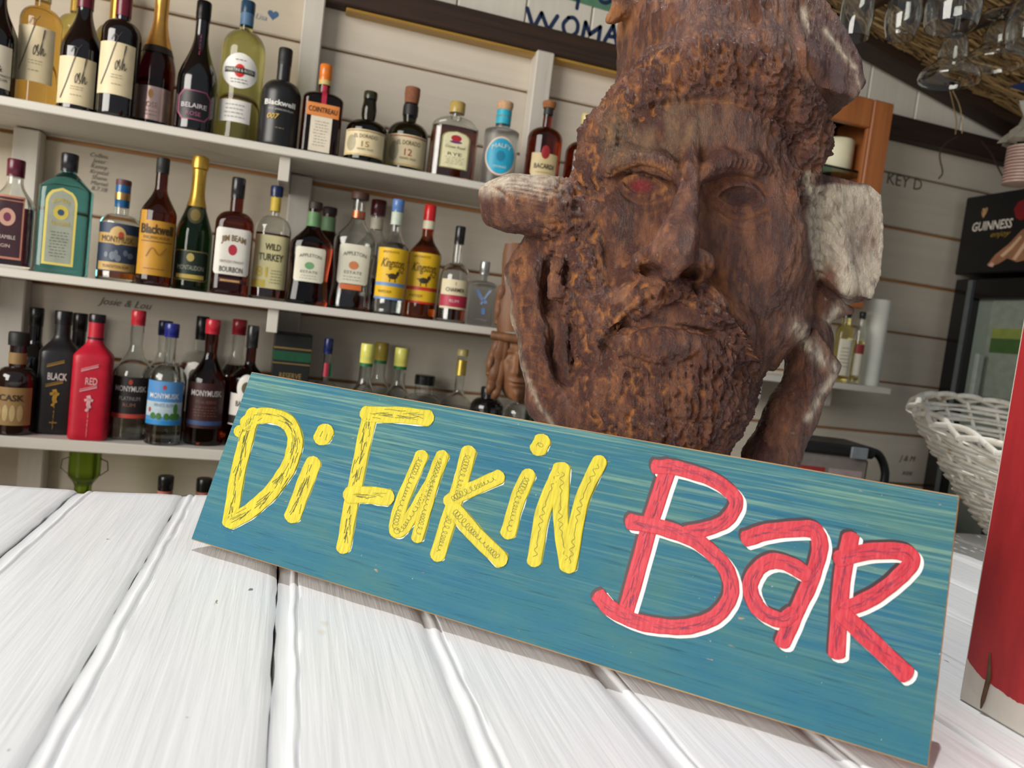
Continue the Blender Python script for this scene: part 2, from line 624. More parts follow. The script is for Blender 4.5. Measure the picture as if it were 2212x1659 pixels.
def board_uv(px, py):
    r = ray(px, py)
    o = np.array([0, 0, CAM_Z])
    t = ((_bl - o) @ SN) / (r @ SN)
    p = o + r * t - _bl
    return p @ SU, p @ SV


sign_m = Matrix.Identity(4)
for _i in range(3):
    sign_m[_i][0], sign_m[_i][1], sign_m[_i][2], sign_m[_i][3] = SU[_i], SV[_i], SN[_i], _bl[_i]
sign = bpy.data.objects.new('bar_sign', None)
sign.matrix_world = sign_m
link(sign)
tag(sign, 'teal wooden board hand lettered in yellow and red, propped against the carved head', 'sign')

t = NT('teal_stain')
co = t.coords((1, 1, 1))
def _mp(sc, off=(0, 0, 0)):
    mp = t.n('Mapping'); mp.inputs['Scale'].default_value = sc; mp.inputs['Location'].default_value = off
    t.l(t.n('TexCoord').outputs['Object'], mp.inputs[0]); return mp.outputs[0]
streak = t.noise(_mp((3.6, 210, 10)), 1.0, 6, 0.68, 0.35)
fine = t.noise(_mp((16, 560, 10)), 1.0, 5, 0.65, 0.2)
blotch = t.noise(_mp((7, 16, 5)), 1.0, 5, 0.6)
base = t.ramp(blotch, [(0.30, lin((38, 98, 128))), (0.5, lin((50, 106, 122))), (0.68, lin((66, 112, 112)))])
sep = t.n('SeparateXYZ'); t.l(t.n('TexCoord').outputs['Object'], sep.inputs[0])
hi = t.n('MapRange'); hi.inputs['From Min'].default_value = 0.02; hi.inputs['From Max'].default_value = 0.19
hi.inputs['To Min'].default_value = 0.10; hi.inputs['To Max'].default_value = 0.95
t.l(sep.outputs[1], hi.inputs[0])
sm = t.ramp(streak, [(0.47, (0, 0, 0)), (0.66, (0.85, 0.85, 0.85))])
mm = t.n('Math', operation='MULTIPLY'); t.l(sm, mm.inputs[0]); t.l(hi.outputs[0], mm.inputs[1])
base = t.mix(mm.outputs[0], base, lin((126, 160, 136)))
dk = t.ramp(fine, [(0.30, (0.7, 0.7, 0.7)), (0.44, (0, 0, 0))])
base = t.mix(dk, base, lin((30, 66, 80)))
edge = t.noise(_mp((22, 22, 22)), 1.0, 4)
wn1 = t.ramp(t.noise(_mp((60, 190, 60)), 1.0, 3), [(0.66, (0, 0, 0)), (0.70, (0.85, 0.85, 0.85))])
wn2 = t.ramp(edge, [(0.55, (0, 0, 0)), (0.66, (1, 1, 1))])
m2 = t.n('Math', operation='MULTIPLY'); t.l(wn1, m2.inputs[0]); t.l(wn2, m2.inputs[1])
base = t.mix(m2.outputs[0], base, lin((168, 140, 104)))
wsp = t.ramp(t.noise(_mp((260, 260, 60), (3, 1, 0)), 1.0, 2), [(0.745, (0, 0, 0)), (0.77, (0.8, 0.8, 0.8))])
base = t.mix(wsp, base, lin((190, 205, 205)))
t.set(base=base, rough=0.7, spec=0.22)
t.bump(fine, 0.25, 0.0006)
M['teal'] = t.m
M['signback'] = wood('sign_raw_back', [(0.3, (140, 104, 60)), (0.7, (196, 158, 104))], axis=0, rough=0.7)

mb = MB(); mb.box(0, S_LEN, 0, S_H, -S_T, 0, 0.0009)
bd = mb.build('board', M['signback'], sign)
bd.data.materials.append(M['teal'])
for p in bd.data.polygons:
    if p.normal.z > 0.9:
        p.material_index = 1


def ribbon(mb, pts, width, z0, ridge=0.00035, n=9, wob=0.7, seed=0, off=(0, 0), square=0.35):
    """a painted brush stroke: pts in photograph pixels, laid on the board"""
    rnd = random.Random(seed)
    C = spline(pts, n) + np.array(off)
    T = np.gradient(C, axis=0); T /= np.linalg.norm(T, axis=1)[:, None] + 1e-9
    N = np.c_[-T[:, 1], T[:, 0]]
    w = np.full(len(C), width / 2.0)
    ph = [rnd.uniform(0, 6) for _ in range(4)]
    # rounded ends: extra rows
    rows, wid = [], []
    for a in (0.0, 0.35, 0.7, 0.9):
        s = (1 - a) if a else 0.999
        rows.append(C[0] - T[0] * width / 2 * square * 2 * s * 0.9); wid.append((width / 2) * (1 - s ** 2) ** .5 if a else 0.25 * width / 2)
    for i in range(len(C)):
        rows.append(C[i]); wid.append(width / 2)
    for a in (0.9, 0.7, 0.35, 0.0):
        s = (1 - a) if a else 0.999
        rows.append(C[-1] + T[-1] * width / 2 * square * 2 * s * 0.9); wid.append((width / 2) * (1 - s ** 2) ** .5 if a else 0.25 * width / 2)
    NN = np.vstack([np.repeat(N[:1], 4, 0), N, np.repeat(N[-1:], 4, 0)])
    prof = [(-1, -0.2), (-0.97, 0.5), (-0.88, 1.0), (-0.70, 0.55), (-0.35, 0.75), (0, 0.5), (0.3, 0.8), (0.62, 0.5), (0.88, 1.0), (0.97, 0.5), (1, -0.2)]
    v, f = [], []
    k = len(prof)
    for j, (c, wv, nn) in enumerate(zip(rows, wid, NN)):
        el = wob * (math.sin(j * 0.5 + ph[0]) + .5 * math.sin(j * 1.3 + ph[1]))
        er = wob * (math.sin(j * 0.45 + ph[2]) + .5 * math.sin(j * 1.1 + ph[3]))
        for s, h in prof:
            ww = wv + (el if s < 0 else er)
            p = c + nn * s * ww
            u_, v_ = board_uv(*p)
            v.append((u_, v_, max(0.00005, z0 + ridge * h)))
    for j in range(len(rows) - 1):
        for i in range(k - 1):
            a = j * k + i
            f.append((a, a + 1, a + k + 1, a + k))
    # make them face out
    a, b, c = (np.array(v[f[k * 3][i]]) for i in range(3))
    if np.cross(b - a, c - a)[2] < 0:
        f = [q[::-1] for q in f]
    mb.add(v, f)


def pen(mb, pts, w, z0):
    """thin pen line in photograph pixels"""
    C = np.array(pts, float)
    T = np.gradient(C, axis=0); T /= np.linalg.norm(T, axis=1)[:, None] + 1e-9
    N = np.c_[-T[:, 1], T[:, 0]]
    v, f = [], []
    for c, nn in zip(C, N):
        for s in (-1, 1):
            u_, v_ = board_uv(*(c + nn * s * w / 2)); v.append((u_, v_, z0))
    for j in range(len(C) - 1):
        f.append((2 * j, 2 * j + 1, 2 * j + 3, 2 * j + 2))
    a, b, c = (np.array(v[f[0][i]]) for i in range(3))
    if np.cross(b - a, c - a)[2] < 0:
        f = [q[::-1] for q in f]
    mb.add(v, f)


def scribble(mb, pts, width, kind, z0, seed):
    rnd = random.Random(seed)
    C = spline(pts, 14)
    L = np.r_[0, np.cumsum(np.linalg.norm(np.diff(C, axis=0), axis=1))]
    at = lambda s: np.array([np.interp(s, L, C[:, 0]), np.interp(s, L, C[:, 1])])
    if kind == 'loops':
        s, out = 6.0, []
        ph = 0.0
        while s < L[-1] - 6:
            p = at(s); d = at(s + 1) - at(s - 1); d /= np.linalg.norm(d) + 1e-9; n_ = np.array([-d[1], d[0]])
            r_ = width * (0.16 + 0.05 * math.sin(s * .05))
            out.append(p + n_ * r_ * math.cos(ph) + d * r_ * 0.8 * math.sin(ph))
            ph += 0.62; s += 0.95 + 0.35 * math.sin(s * .11 + seed)
        pen(mb, out, 0.75, z0)
    elif kind == 'wave':
        out = []
        for s in np.arange(8, L[-1] - 8, 2.0):
            d = at(s + 1) - at(s - 1); d /= np.linalg.norm(d) + 1e-9; n_ = np.array([-d[1], d[0]])
            out.append(at(s) + n_ * width * 0.08 * math.sin(s * .35) * (1 + math.sin(s * .07)))
        pen(mb, out, 0.8, z0)
    else:
        for q in range(int(L[-1] / 6.5)):
            s0 = rnd.uniform(4, max(5, L[-1] - 24)); ln = rnd.uniform(10, 34)
            o0 = rnd.gauss(0, 0.13) * width; o1 = o0 + rnd.gauss(0, 0.08) * width
            out = []
            for q_ in np.linspace(0, 1, 7):
                s = min(L[-1] - 2, s0 + ln * q_); d = at(s + 1) - at(s - 1); d /= np.linalg.norm(d) + 1e-9
                out.append(at(s) + np.array([-d[1], d[0]]) * (o0 + (o1 - o0) * q_ + rnd.gauss(0, .3)))
            pen(mb, out, rnd.uniform(0.6, 1.15), z0)


def brush(name, rgb_lo, rgb, rgb_hi, ang):
    t = NT(name)
    g1 = t.noise(t.coords((1, 1, 1)), 260, 3, 0.6)
    g = t.noise(t.coords((420, 55, 50), (0, 0, ang)), 1.0, 4, 0.65)
    t.set(base=t.ramp(g, [(0.25, lin(rgb_lo)), (0.5, lin(rgb)), (0.75, lin(rgb_hi))]), rough=0.5, spec=0.3)
    t.bump(g, 0.25, 0.0005)
    return t.m


M['yellow'] = brush('yellow_paint', (168, 150, 20), (198, 182, 32), (214, 200, 52), 0.3)
M['red'] = brush('red_paint', (176, 34, 46), (196, 54, 66), (208, 78, 88), 0.3)
M['outline_white'] = plain((235, 234, 226), 0.5)
M['outline_dark'] = plain((52, 30, 38), 0.5)
M['pen_black'] = plain((86, 88, 22), 0.6)
M['pen_blue'] = plain((128, 44, 78), 0.6)

LET = [
 ('D', 'y', [([(534, 925), (516, 933)], 25), ([(548, 893), (531, 950), (511, 1040), (496, 1128)], 31),
             ([(534, 916), (553, 901), (590, 899), (625, 916), (638, 951), (631, 990), (612, 1029), (581, 1068), (547, 1099), (499, 1128)], 33)], 'jag'),
 ('i', 'y', [([(677, 1000), (655, 1055), (632, 1116)], 35), ([(705, 931), (695, 947)], 37)], 'jag'),
 ('F', 'y', [([(799, 897), (775, 1010), (755, 1110), (742, 1184)], 31), ([(792, 895), (860, 897), (924, 903)], 35), ([(757, 1069), (800, 1070), (838, 1075)], 37)], 'jag'),
 ('u', 'y', [([(912, 984), (881, 1054), (858, 1118), (856, 1146), (868, 1144), (884, 1122), (910, 1082), (936, 1034), (956, 984)], 29), ([(953, 990), (930, 1060), (902, 1162)], 27)], 'loops'),
 ('K', 'y', [([(1013, 976), (985, 1075), (945, 1200)], 33), ([(972, 1083), (1004, 1064), (1078, 1031)], 32), ([(979, 1100), (1023, 1150), (1082, 1210)], 36)], 'loops'),
 ('i', 'y', [([(1142, 1026), (1118, 1080), (1098, 1152)], 33), ([(1172, 953), (1163, 970)], 37)], 'loops'),
 ('N', 'y', [([(1210, 1012), (1175, 1100), (1154, 1212)], 32), ([(1216, 1012), (1211, 1120), (1226, 1224)], 33), ([(1296, 997), (1255, 1088), (1230, 1226)], 32)], 'wave'),
 ('B', 'r', [([(1446, 1003), (1400, 1150), (1352, 1322)], 36), ([(1415, 1008), (1463, 1012), (1526, 1031), (1575, 1060), (1590, 1090), (1570, 1123), (1531, 1142), (1484, 1150)], 31),
             ([(1361, 1127), (1423, 1139), (1482, 1158), (1531, 1188), (1566, 1226), (1580, 1266), (1569, 1307), (1537, 1337), (1490, 1353), (1428, 1353), (1368, 1340), (1320, 1315), (1294, 1287)], 34)], 'jag'),
 ('a', 'r', [([(1611, 1164), (1658, 1150), (1741, 1142), (1767, 1157), (1770, 1194), (1750, 1258), (1720, 1323), (1690, 1390)], 36),
             ([(1744, 1243), (1710, 1222), (1671, 1212), (1637, 1230), (1621, 1266), (1632, 1305), (1660, 1331), (1691, 1339), (1712, 1325)], 34)], 'jag'),
 ('R', 'r', [([(1838, 1160), (1818, 1258), (1808, 1414)], 38), ([(1811, 1208), (1865, 1194), (1943, 1191), (1970, 1212), (1943, 1245), (1891, 1287), (1825, 1317)], 37),
             ([(1820, 1326), (1891, 1394), (1959, 1458)], 39)], 'jag'),
]
for i, (ch, colr, strokes, kind) in enumerate(LET):
    mb, wh, dk_, pn = MB(), MB(), MB(), MB()
    for k, (pts, w) in enumerate(strokes):
        zz = 0.00045 + 0.00022 * k
        ribbon(mb, pts, w, zz, seed=i * 10 + k, square=0.32 if colr == 'r' else 0.45)
        if colr == 'r':
            ribbon(wh, pts, w, 0.00012, 0.00006, seed=i * 10 + k, off=(7.5, 7), wob=.5, square=.32)
            ribbon(dk_, pts, w, 0.00008, 0.00004, seed=i * 10 + k, off=(-5, -6.5), wob=.5, square=.32)
        else:
            ribbon(wh, pts, w, 0.00008, 0.00004, seed=i * 10 + k + 50, off=(1.0, 1.2), wob=.9)
            ribbon(dk_, pts, w, 0.00012, 0.00004, seed=i * 10 + k + 70, off=(1.8, -1.0), wob=.9)
        scribble(pn, pts, w, kind, zz + 0.00048, i * 13 + k)
    lt = mb.build('letter', M['yellow' if colr == 'y' else 'red'], sign, smooth=60)
    wh.build('white_shadow', M['outline_white'], lt)
    dk_.build('dark_shadow', M['outline_dark'] if colr == 'r' else plain((110, 120, 26), 0.5), lt)
    pn.build('pen_line', M['pen_black'] if colr == 'y' else M['pen_blue'], lt)['kind'] = 'stuff'
# ------------------------------------------------------------------ bottles
_txt = {}


def text_tris(s, shear=0.0, bold=0.0):
    """triangulated outline of a word, height of a capital about 1, centred"""
    key = (s, shear, bold)
    if key not in _txt:
        cu = bpy.data.curves.new('lettering', 'FONT')
        cu.body = s
        cu.size = 1.0
        cu.shear = shear
        cu.offset = bold
        cu.resolution_u = 2
        cu.align_x = 'CENTER'
        o = bpy.data.objects.new('lettering', cu)
        me = bpy.data.meshes.new_from_object(o)
        v = np.array([x.co[:2] for x in me.vertices]) if len(me.vertices) else np.zeros((0, 2))
        me.calc_loop_triangles()
        f = [tuple(tr.vertices) for tr in me.loop_triangles]
        if len(v):
            v = (v - [(v[:, 0].min() + v[:, 0].max()) / 2, 0.35]) / 0.7
        bpy.data.objects.remove(o)
        bpy.data.curves.remove(cu)
        bpy.data.meshes.remove(me)
        _txt[key] = (v, f)
    return _txt[key]


def lerp(a, b, t):
    return a + (b - a) * t


class Bottle:
    """round, oval or square sectioned bottle; heights as fractions of H, half widths in metres"""

    def __init__(self, H, R, rn, z_sh, z_nk, style='round', n=2.0, depth=1.0, bulge=0.0, waist=0.0, base=0.004, taper=0.0):
        self.H, self.R, self.rn, self.zs, self.zn = H, R, rn, z_sh * H, z_nk * H
        self.style, self.n, self.d, self.bulge, self.waist, self.base, self.taper = style, n, depth, bulge, waist, base, taper

    def rad(self, z):
        R, rn = self.R, self.rn
        if z <= self.zs:
            q = z / self.zs
            r = R * (1 - self.taper * (1 - q)) if self.taper >= 0 else R * (1 + self.taper * q)
            if self.waist:
                r *= 1 - self.waist * math.sin(math.pi * min(1, q * 1.12)) ** 2
            if z < self.base:
                r -= 0.0025 * (1 - z / self.base) ** 2
            return r
        if z >= self.zn:
            q = (z - self.zn) / max(1e-6, self.H - self.zn)
            return rn * (1 + self.bulge * math.sin(math.pi * min(1, q * 1.5)))
        t = (z - self.zs) / (self.zn - self.zs)
        R0 = R * (1 + self.taper) if self.taper < 0 else R
        if self.style == 'round':
            return rn + (R0 - rn) * (1 - t ** 2.0) ** 0.5
        if self.style == 'slope':
            return rn + (R0 - rn) * (0.5 + 0.5 * math.cos(math.pi * t ** 0.85))
        if self.style == 'cone':
            return rn + (R0 - rn) * (1 - t) ** 1.35 if t > 0.12 else rn + (R0 - rn) * (1 - t * 0.6)
        if self.style == 'tight':
            return rn + (R0 - rn) * (1 - t ** 4) ** 0.6
        return rn + (R0 - rn) * (1 - t)

    def sect(self, z):
        """squareness and depth ratio at z"""
        if z <= self.zs:
            return self.n, self.d
        t = min(1, (z - self.zs) / (self.zn - self.zs)) ** 0.8
        return lerp(self.n, 2.0, t), lerp(self.d, 1.0, t)

    def zs_list(self, z0, z1, m=18):
        zz = set([z0, z1])
        for z in (0.0, 0.001, self.base, *(self.zs * q / 12 for q in range(1, 13))):
            if z0 < z < z1:
                zz.add(z)
        for t in np.linspace(0, 1, m):
            z = self.zs + (self.zn - self.zs) * (1 - (1 - t) ** 1.6)
            if z0 < z < z1:
                zz.add(z)
        for t in np.linspace(0, 1, 6):
            z = self.zn + (self.H - self.zn) * t
            if z0 < z < z1:
                zz.add(z)
        return sorted(zz)

    def ring(self, z, seg, off=0.0):
        r = self.rad(z) + off
        n, d = self.sect(z)
        out = []
        for i in range(seg):
            a = 2 * math.pi * (i + 0.5) / seg
            c, s = math.cos(a), math.sin(a)
            out.append((r * math.copysign(abs(c) ** (2 / n), c), (r * d if d != 1 else r) * math.copysign(abs(s) ** (2 / n), s), z))
        return out

    def shell(self, mb, z0, z1, seg=28, off=0.0):
        rings = [self.ring(z, seg, off) for z in self.zs_list(z0, z1)]
        v = [p for r in rings for p in r]
        f = []
        for k in range(len(rings) - 1):
            for i in range(seg):
                j = (i + 1) % seg
                f.append((k * seg + i, k * seg + j, (k + 1) * seg + j, (k + 1) * seg + i))
        f.append(tuple(range(seg))[::-1])
        f.append(tuple((len(rings) - 1) * seg + i for i in range(seg)))
        return mb.add(v, f)

    def front(self, x, z, off):
        """point on the front of the bottle"""
        r = self.rad(z) + off
        n, d = self.sect(z)
        q = min(0.985, abs(x) / r)
        return (x, -(r * d) * (1 - q ** n) ** (1 / n), z)

    def patch(self, mb, shape, u, w, z0, z1, off=0.0006, nu=14, nz=12):
        """label: centre u and half width w in units of R, z0..z1 in units of H"""
        z0, z1 = z0 * self.H, z1 * self.H
        nz = nz if shape == 'rect' else 22
        v, f = [], []
        for j in range(nz + 1):
            t = j / nz
            if shape == 'ellipse':
                t = 0.5 - 0.5 * math.cos(math.pi * t)
                ww = w * math.sqrt(max(0, 1 - (2 * t - 1) ** 2)) + 0.002
            elif shape == 'arch':
                ww = w * (1 if t < 0.8 else math.sqrt(max(0, 1 - ((t - 0.8) / 0.2) ** 2)) + 0.002)
            elif shape == 'oct':
                e = min(t, 1 - t)
                ww = w * (0.72 + 0.28 * min(1, e / 0.22))
            elif shape == 'shield':
                ww = w * (1 if t > 0.45 else 0.55 + 0.45 * (t / 0.45))
            elif shape == 'round':
                e = min(t, 1 - t)
                ww = w * (0.9 + 0.1 * math.sqrt(min(1, e / 0.06)))
            else:
                ww = w
            for i in range(nu + 1):
                x = (u + ww * (2 * i / nu - 1)) * self.R
                v.append(self.front(x, z0 + (z1 - z0) * t, off))
        for j in range(nz):
            for i in range(nu):
                a = j * (nu + 1) + i
                f.append((a, a + 1, a + nu + 2, a + nu + 1))
        return mb.add(v, f)

    def text(self, mb, s, u, z, size, shear=0.0, off=0.0011, bold=0.0, arc=0.0, vert=False, wide=None):
        """size: capital height in units of H; wide: fit to this width in units of R"""
        tv, tf = text_tris(s, shear, bold)
        if not len(tv):
            return
        h = size * self.H
        sx = h
        if wide:
            sx = wide * 2 * self.R / max(1e-6, tv[:, 0].max() - tv[:, 0].min())
        v = []
        for a, b in tv:
            if vert:
                a, b = -b, a
            x, zz = a * sx, b * h
            zz -= arc * self.H * (x / self.R) ** 2
            v.append(self.front(u * self.R + x, z * self.H + zz, off))
        mb.add(v, tf)

    def stroke(self, mb, pts, w, off=0.0011):
        """pen strokes on the label; pts (u in R, z in H), w in units of H"""
        C = spline(pts, 8) if len(pts) > 2 else spline(pts, 6)
        X = np.c_[C[:, 0] * self.R, C[:, 1] * self.H]
        T = np.gradient(X, axis=0); T /= np.linalg.norm(T, axis=1)[:, None] + 1e-9
        N = np.c_[-T[:, 1], T[:, 0]] * w * self.H / 2
        v = []
        for p, n_ in zip(X, N):
            for s in (1, -1):
                q = p + n_ * s
                v.append(self.front(q[0], q[1], off))
        mb.add(v, [(2 * i, 2 * i + 1, 2 * i + 3, 2 * i + 2) for i in range(len(X) - 1)])


GL = {
    'clear': glass((246, 248, 246)), 'amber': glass((176, 78, 22)), 'dkamber': glass((112, 38, 16)), 'gold': glass((204, 164, 82)),
    'straw': glass((222, 208, 128)), 'lime': glass((222, 222, 140)), 'sapph': glass((92, 168, 172)), 'green': glass((26, 62, 32)),
    'frost': glass((222, 226, 226), 0.38), 'rose': glass((70, 18, 22)), 'purple': glass((46, 12, 26)), 'brown': glass((96, 34, 14)),
    'olive': glass((52, 50, 20)), 'lgreen': glass((206, 226, 214)), 'caramel': glass((196, 112, 44)), 'whisky': glass((150, 60, 20)), 'limey': glass((150, 176, 50)),
}
OPQ = {'wine': plain((16, 9, 11), 0.07, coat=0.6), 'matte': plain((25, 24, 24), 0.42), 'red': plain((196, 22, 48), 0.42),
       'blackglass': plain((13, 11, 12), 0.10, coat=0.5), 'dkrum': plain((30, 10, 8), 0.07, coat=0.6), 'satin': plain((30, 29, 31), 0.34)}
FOIL = lambda c: plain(c, 0.32, 0.75)


def px_bottle(px, py, top, base_z, y, wpx):
    """where it stands and how big it is"""
    c = on_y(px, py, y)
    depth = (c - np.array([0, 0, CAM_Z])) @ CF
    return c[0], on_y(top[0], top[1], y)[2] - base_z, wpx / 2 * depth / FPX


def build_bottle(label, px, py, top, base_z, y, w, geo, body, liquid=None, cap=None, neck=(), labels=(), group=None, name='bottle', rot=None, cat='bottle', H=None, at=None):
    """geo: dict for Bottle (rn in R units); body: key of GL or OPQ; liquid: (key, level fraction);
    cap: (colour, fraction of H, widen, material kind); neck: bands (z0, z1, colour, foil?);
    labels: list of dicts(shape,u,w,z0,z1,c, t=[texts], s=[strokes], e=[emblems])"""
    X, H_, R = px_bottle(px, py, top, base_z, y, w)
    H = H or H_
    if at:
        X, R = at
    g = dict(geo)
    rn = g.pop('rn') * R
    b = Bottle(H, R, rn, g.pop('zs'), g.pop('zn'), **g)
    if rot is None:
        rot = -math.atan2(X, y) * 0.55 + random.uniform(-0.06, 0.06)
    root = thing(name, label, cat, (X, y, base_z + 0.0005), rot, group)
    capf = cap[1] if cap else 0.0
    ztop = H * (1 - capf * 0.35)
    mb = MB()
    if body in GL and liquid:
        b.shell(mb, 0, ztop)
        inner = MB()
        zi = liquid[1] * H
        b.shell(inner, 0.006, ztop - 0.001, off=-0.0022)
        mb.add(inner.v, [q[::-1] for q in inner.f])
        mb.build('glass', GL[body], root, smooth=40)
        if liquid[0]:
            lq = MB()
            b.shell(lq, 0.0066, zi, off=-0.0026)
            lq.build('liquid', GL[liquid[0]], root, smooth=40)
    else:
        b.shell(mb, 0, ztop)
        mb.build('glass', GL[body] if body in GL else OPQ[body], root, smooth=40)
    if cap:
        cc, cf, wid, kind = cap
        m = {'foil': FOIL(cc), 'matte': plain(cc, 0.55), 'gloss': plain(cc, 0.25), 'cork': plain(cc, 0.85, var=0.25, scale=200)}[kind]
        z0 = H * (1 - cf)
        r0 = b.rad(min(H, z0 + 1e-4)) + 0.0012
        r1 = max(r0 if kind == 'foil' else 0, b.rn + 0.0012) if wid <= 1 else b.rn * wid
        cm = MB()
        if kind == 'cork':
            cm.lathe([(r1 * .86, z0), (r1 * .9, z0 + .15 * H * cf), (r1, z0 + H * cf * .6), (r1 * .98, H - .001), (r1 * .9, H)], 20)
        elif kind == 'foil' and cf > 0.2:
            zz = [z for z in b.zs_list(z0, H)]
            pr = [(b.rad(z) + 0.0012, z) for z in zz]
            hb = H - 0.030
            pr = [(r_ + (0.0028 if z > hb else 0), z) for r_, z in pr if z < hb] + [(b.rn + .0015, hb), (b.rn + .0042, hb + .003), (b.rn + .0042, H - .010), (b.rn + .003, H - .003), (b.rn * .7, H)]
            cm.lathe(pr, 24)
        else:
            cm.lathe([(r1, z0), (r1, z0 + (H - z0) * .25), (r1 * 1.015, z0 + (H - z0) * .26), (r1 * 1.015, H - .0022), (r1 * .93, H)], 24)
        cm.build('cap', m, root, smooth=40)
    for z0, z1, c, fo in neck:
        nb = MB()
        zz = [z for z in b.zs_list(z0 * H, z1 * H, 10)]
        nb.lathe([(b.rad(z) + 0.0008, z) for z in zz], 24)
        # open band: drop end caps
        nb.f = [q for q in nb.f if len(q) == 4]
        nb.build('neck_band', FOIL(c) if fo else plain(c, 0.5), root, smooth=60)
    for L in labels:
        lm = MB()
        b.patch(lm, L.get('shape', 'rect'), L.get('u', 0), L['w'], L['z0'], L['z1'], off=L.get('off', 0.0006))
        lo = lm.build('label', FOIL(L['c']) if L.get('foil') else plain(L['c'], 0.5, var=0.05), root, smooth=80)
        bycol = {}
        for e in L.get('e', ()):            # emblems: shape,u,w,z0,z1,colour
            em = MB(); b.patch(em, e[0], e[1], e[2], e[3], e[4], off=L.get('off', .0006) + e[6] if len(e) > 6 else L.get('off', .0006) + .0004)
            em.build('emblem', plain(e[5], 0.45), lo, smooth=80)
        for tx in L.get('t', ()):           # text,u,z,size,colour,{opts}
            o = dict(tx[5]) if len(tx) > 5 else {}
            o.setdefault('off', L.get('off', .0006) + .0010)
            b.text(bycol.setdefault(tx[4], MB()), tx[0], tx[1], tx[2], tx[3], **o)
        for st in L.get('s', ()):           # pts,width,colour
            b.stroke(bycol.setdefault(st[2], MB()), st[0], st[1], off=L.get('off', .0006) + .0010)
        for c, tm in bycol.items():
            tm.build('lettering', plain(c, 0.5), lo)['kind'] = 'stuff'      # print too small to pick apart
    return root


QUEUE = []


def make_bottle(*a, **k):
    QUEUE.append([list(a), k])


def place_bottles():
    """stagger neighbours on a shelf in depth until they no longer touch, then build them"""
    st = []
    for a, k in QUEUE:
        X, H_, R = px_bottle(a[1], a[2], a[3], a[4], a[5], a[6])
        st.append([X, a[5], R, a[4]])
    for it in range(120):
        moved = False
        for i in range(len(st)):
            for j in range(i + 1, len(st)):
                A, B = st[i], st[j]
                if A[3] != B[3]:
                    continue
                need = (A[2] + B[2]) * 1.05 + .0015
                d = math.hypot(A[0] - B[0], A[1] - B[1])
                if d < need:
                    moved = True
                    f, b = (A, B) if (A[1], i) <= (B[1], j) else (B, A)
                    s_ = (need - d) * .5 + .0005
                    f[1] -= s_; b[1] += s_
        for q, (a, k) in zip(st, QUEUE):
            q[1] = min(max(q[1], 1.652 + q[2]), 1.884 - q[2])
            q[0], _h, q[2] = px_bottle(a[1], a[2], a[3], a[4], q[1], a[6])
        if not moved:
            break
    for it in range(160):          # what is left: ease sideways and slim a little
        for i in range(len(st)):
            for j in range(i + 1, len(st)):
                A, B = st[i], st[j]
                if A[3] != B[3]:
                    continue
                need = (A[2] + B[2]) * 1.04 + .001
                d = math.hypot(A[0] - B[0], A[1] - B[1])
                if d < need:
                    s_ = (need - d) * .3
                    u = 1 if A[0] >= B[0] else -1
                    A[0] += u * s_ * .4; B[0] -= u * s_ * .4
                    A[2] *= 1 - .15 * s_ / need; B[2] *= 1 - .15 * s_ / need
    for q, (a, k) in zip(st, QUEUE):
        a[5] = q[1]
        build_bottle(*a, at=(q[0], q[2]), **k)


def fine_lines(u, w, z0, z1, n, c, h=0.006):
    """rows of print too small to read: short broken strokes"""
    out = []
    for k in range(n):
        z = z0 + (z1 - z0) * (k + .5) / n
        x = u - w * (0.75 + 0.25 * random.random())
        e = u + w * (0.75 + 0.25 * random.random())
        while x < e - .03:
            l_ = random.uniform(0.05, 0.18)
            out.append(([(x, z), (min(e, x + l_), z)], h, c))
            x += l_ + 0.05
    return out


def swash(word_u, z, s, c):
    """flourished long T/J with a low tail, as on the cream wine labels"""
    w = 0.006
    P = lambda pts: [(word_u + a * s, z + b * s * .36) for a, b in pts]
    w = .0042
    return [(P([(-.50, .52), (-.30, .66), (-.05, .62), (.14, .74)]), w, c),
            (P([(-.04, .64), (-.30, .28), (-.62, -.20), (-.96, -.62)]), w * 1.35, c),
            (P([(-.02, .02), (-.12, -.08), (-.10, -.22), (.02, -.12), (.0, .02)]), w, c),
            (P([(.02, -.10), (.14, .05), (.10, -.08), (.18, -.20), (.06, -.22)]), w, c),
            (P([(.20, -.18), (.46, .34), (.42, .38), (.30, -.20), (.42, -.02), (.46, -.20), (.58, -.12)]), w, c)]


DK, CRM, GLD = (52, 46, 40), (226, 210, 172), (206, 172, 92)
Z1, Z2, Z3, Z4 = Z(0.320), Z(0.003), Z(-0.320), Z(-0.635)
YB, YBK = 1.703, 1.838
BORD = dict(rn=.36, zs=.60, zn=.71, style='round')
BURG = dict(rn=.36, zs=.44, zn=.74, style='slope')
CHAM = dict(rn=.34, zs=.40, zn=.76, style='slope')
JOSH = lambda z0, z1, u=-.06: dict(w=.86, u=u, z0=z0, z1=z1, c=CRM, s=swash(.02, lerp(z0, z1, .64), .78, (60, 56, 54)) + fine_lines(.02, .35, lerp(z0, z1, .30), lerp(z0, z1, .40), 2, (150, 138, 112), .004) + fine_lines(.02, .3, lerp(z0, z1, .16), lerp(z0, z1, .24), 1, (150, 138, 112), .005))

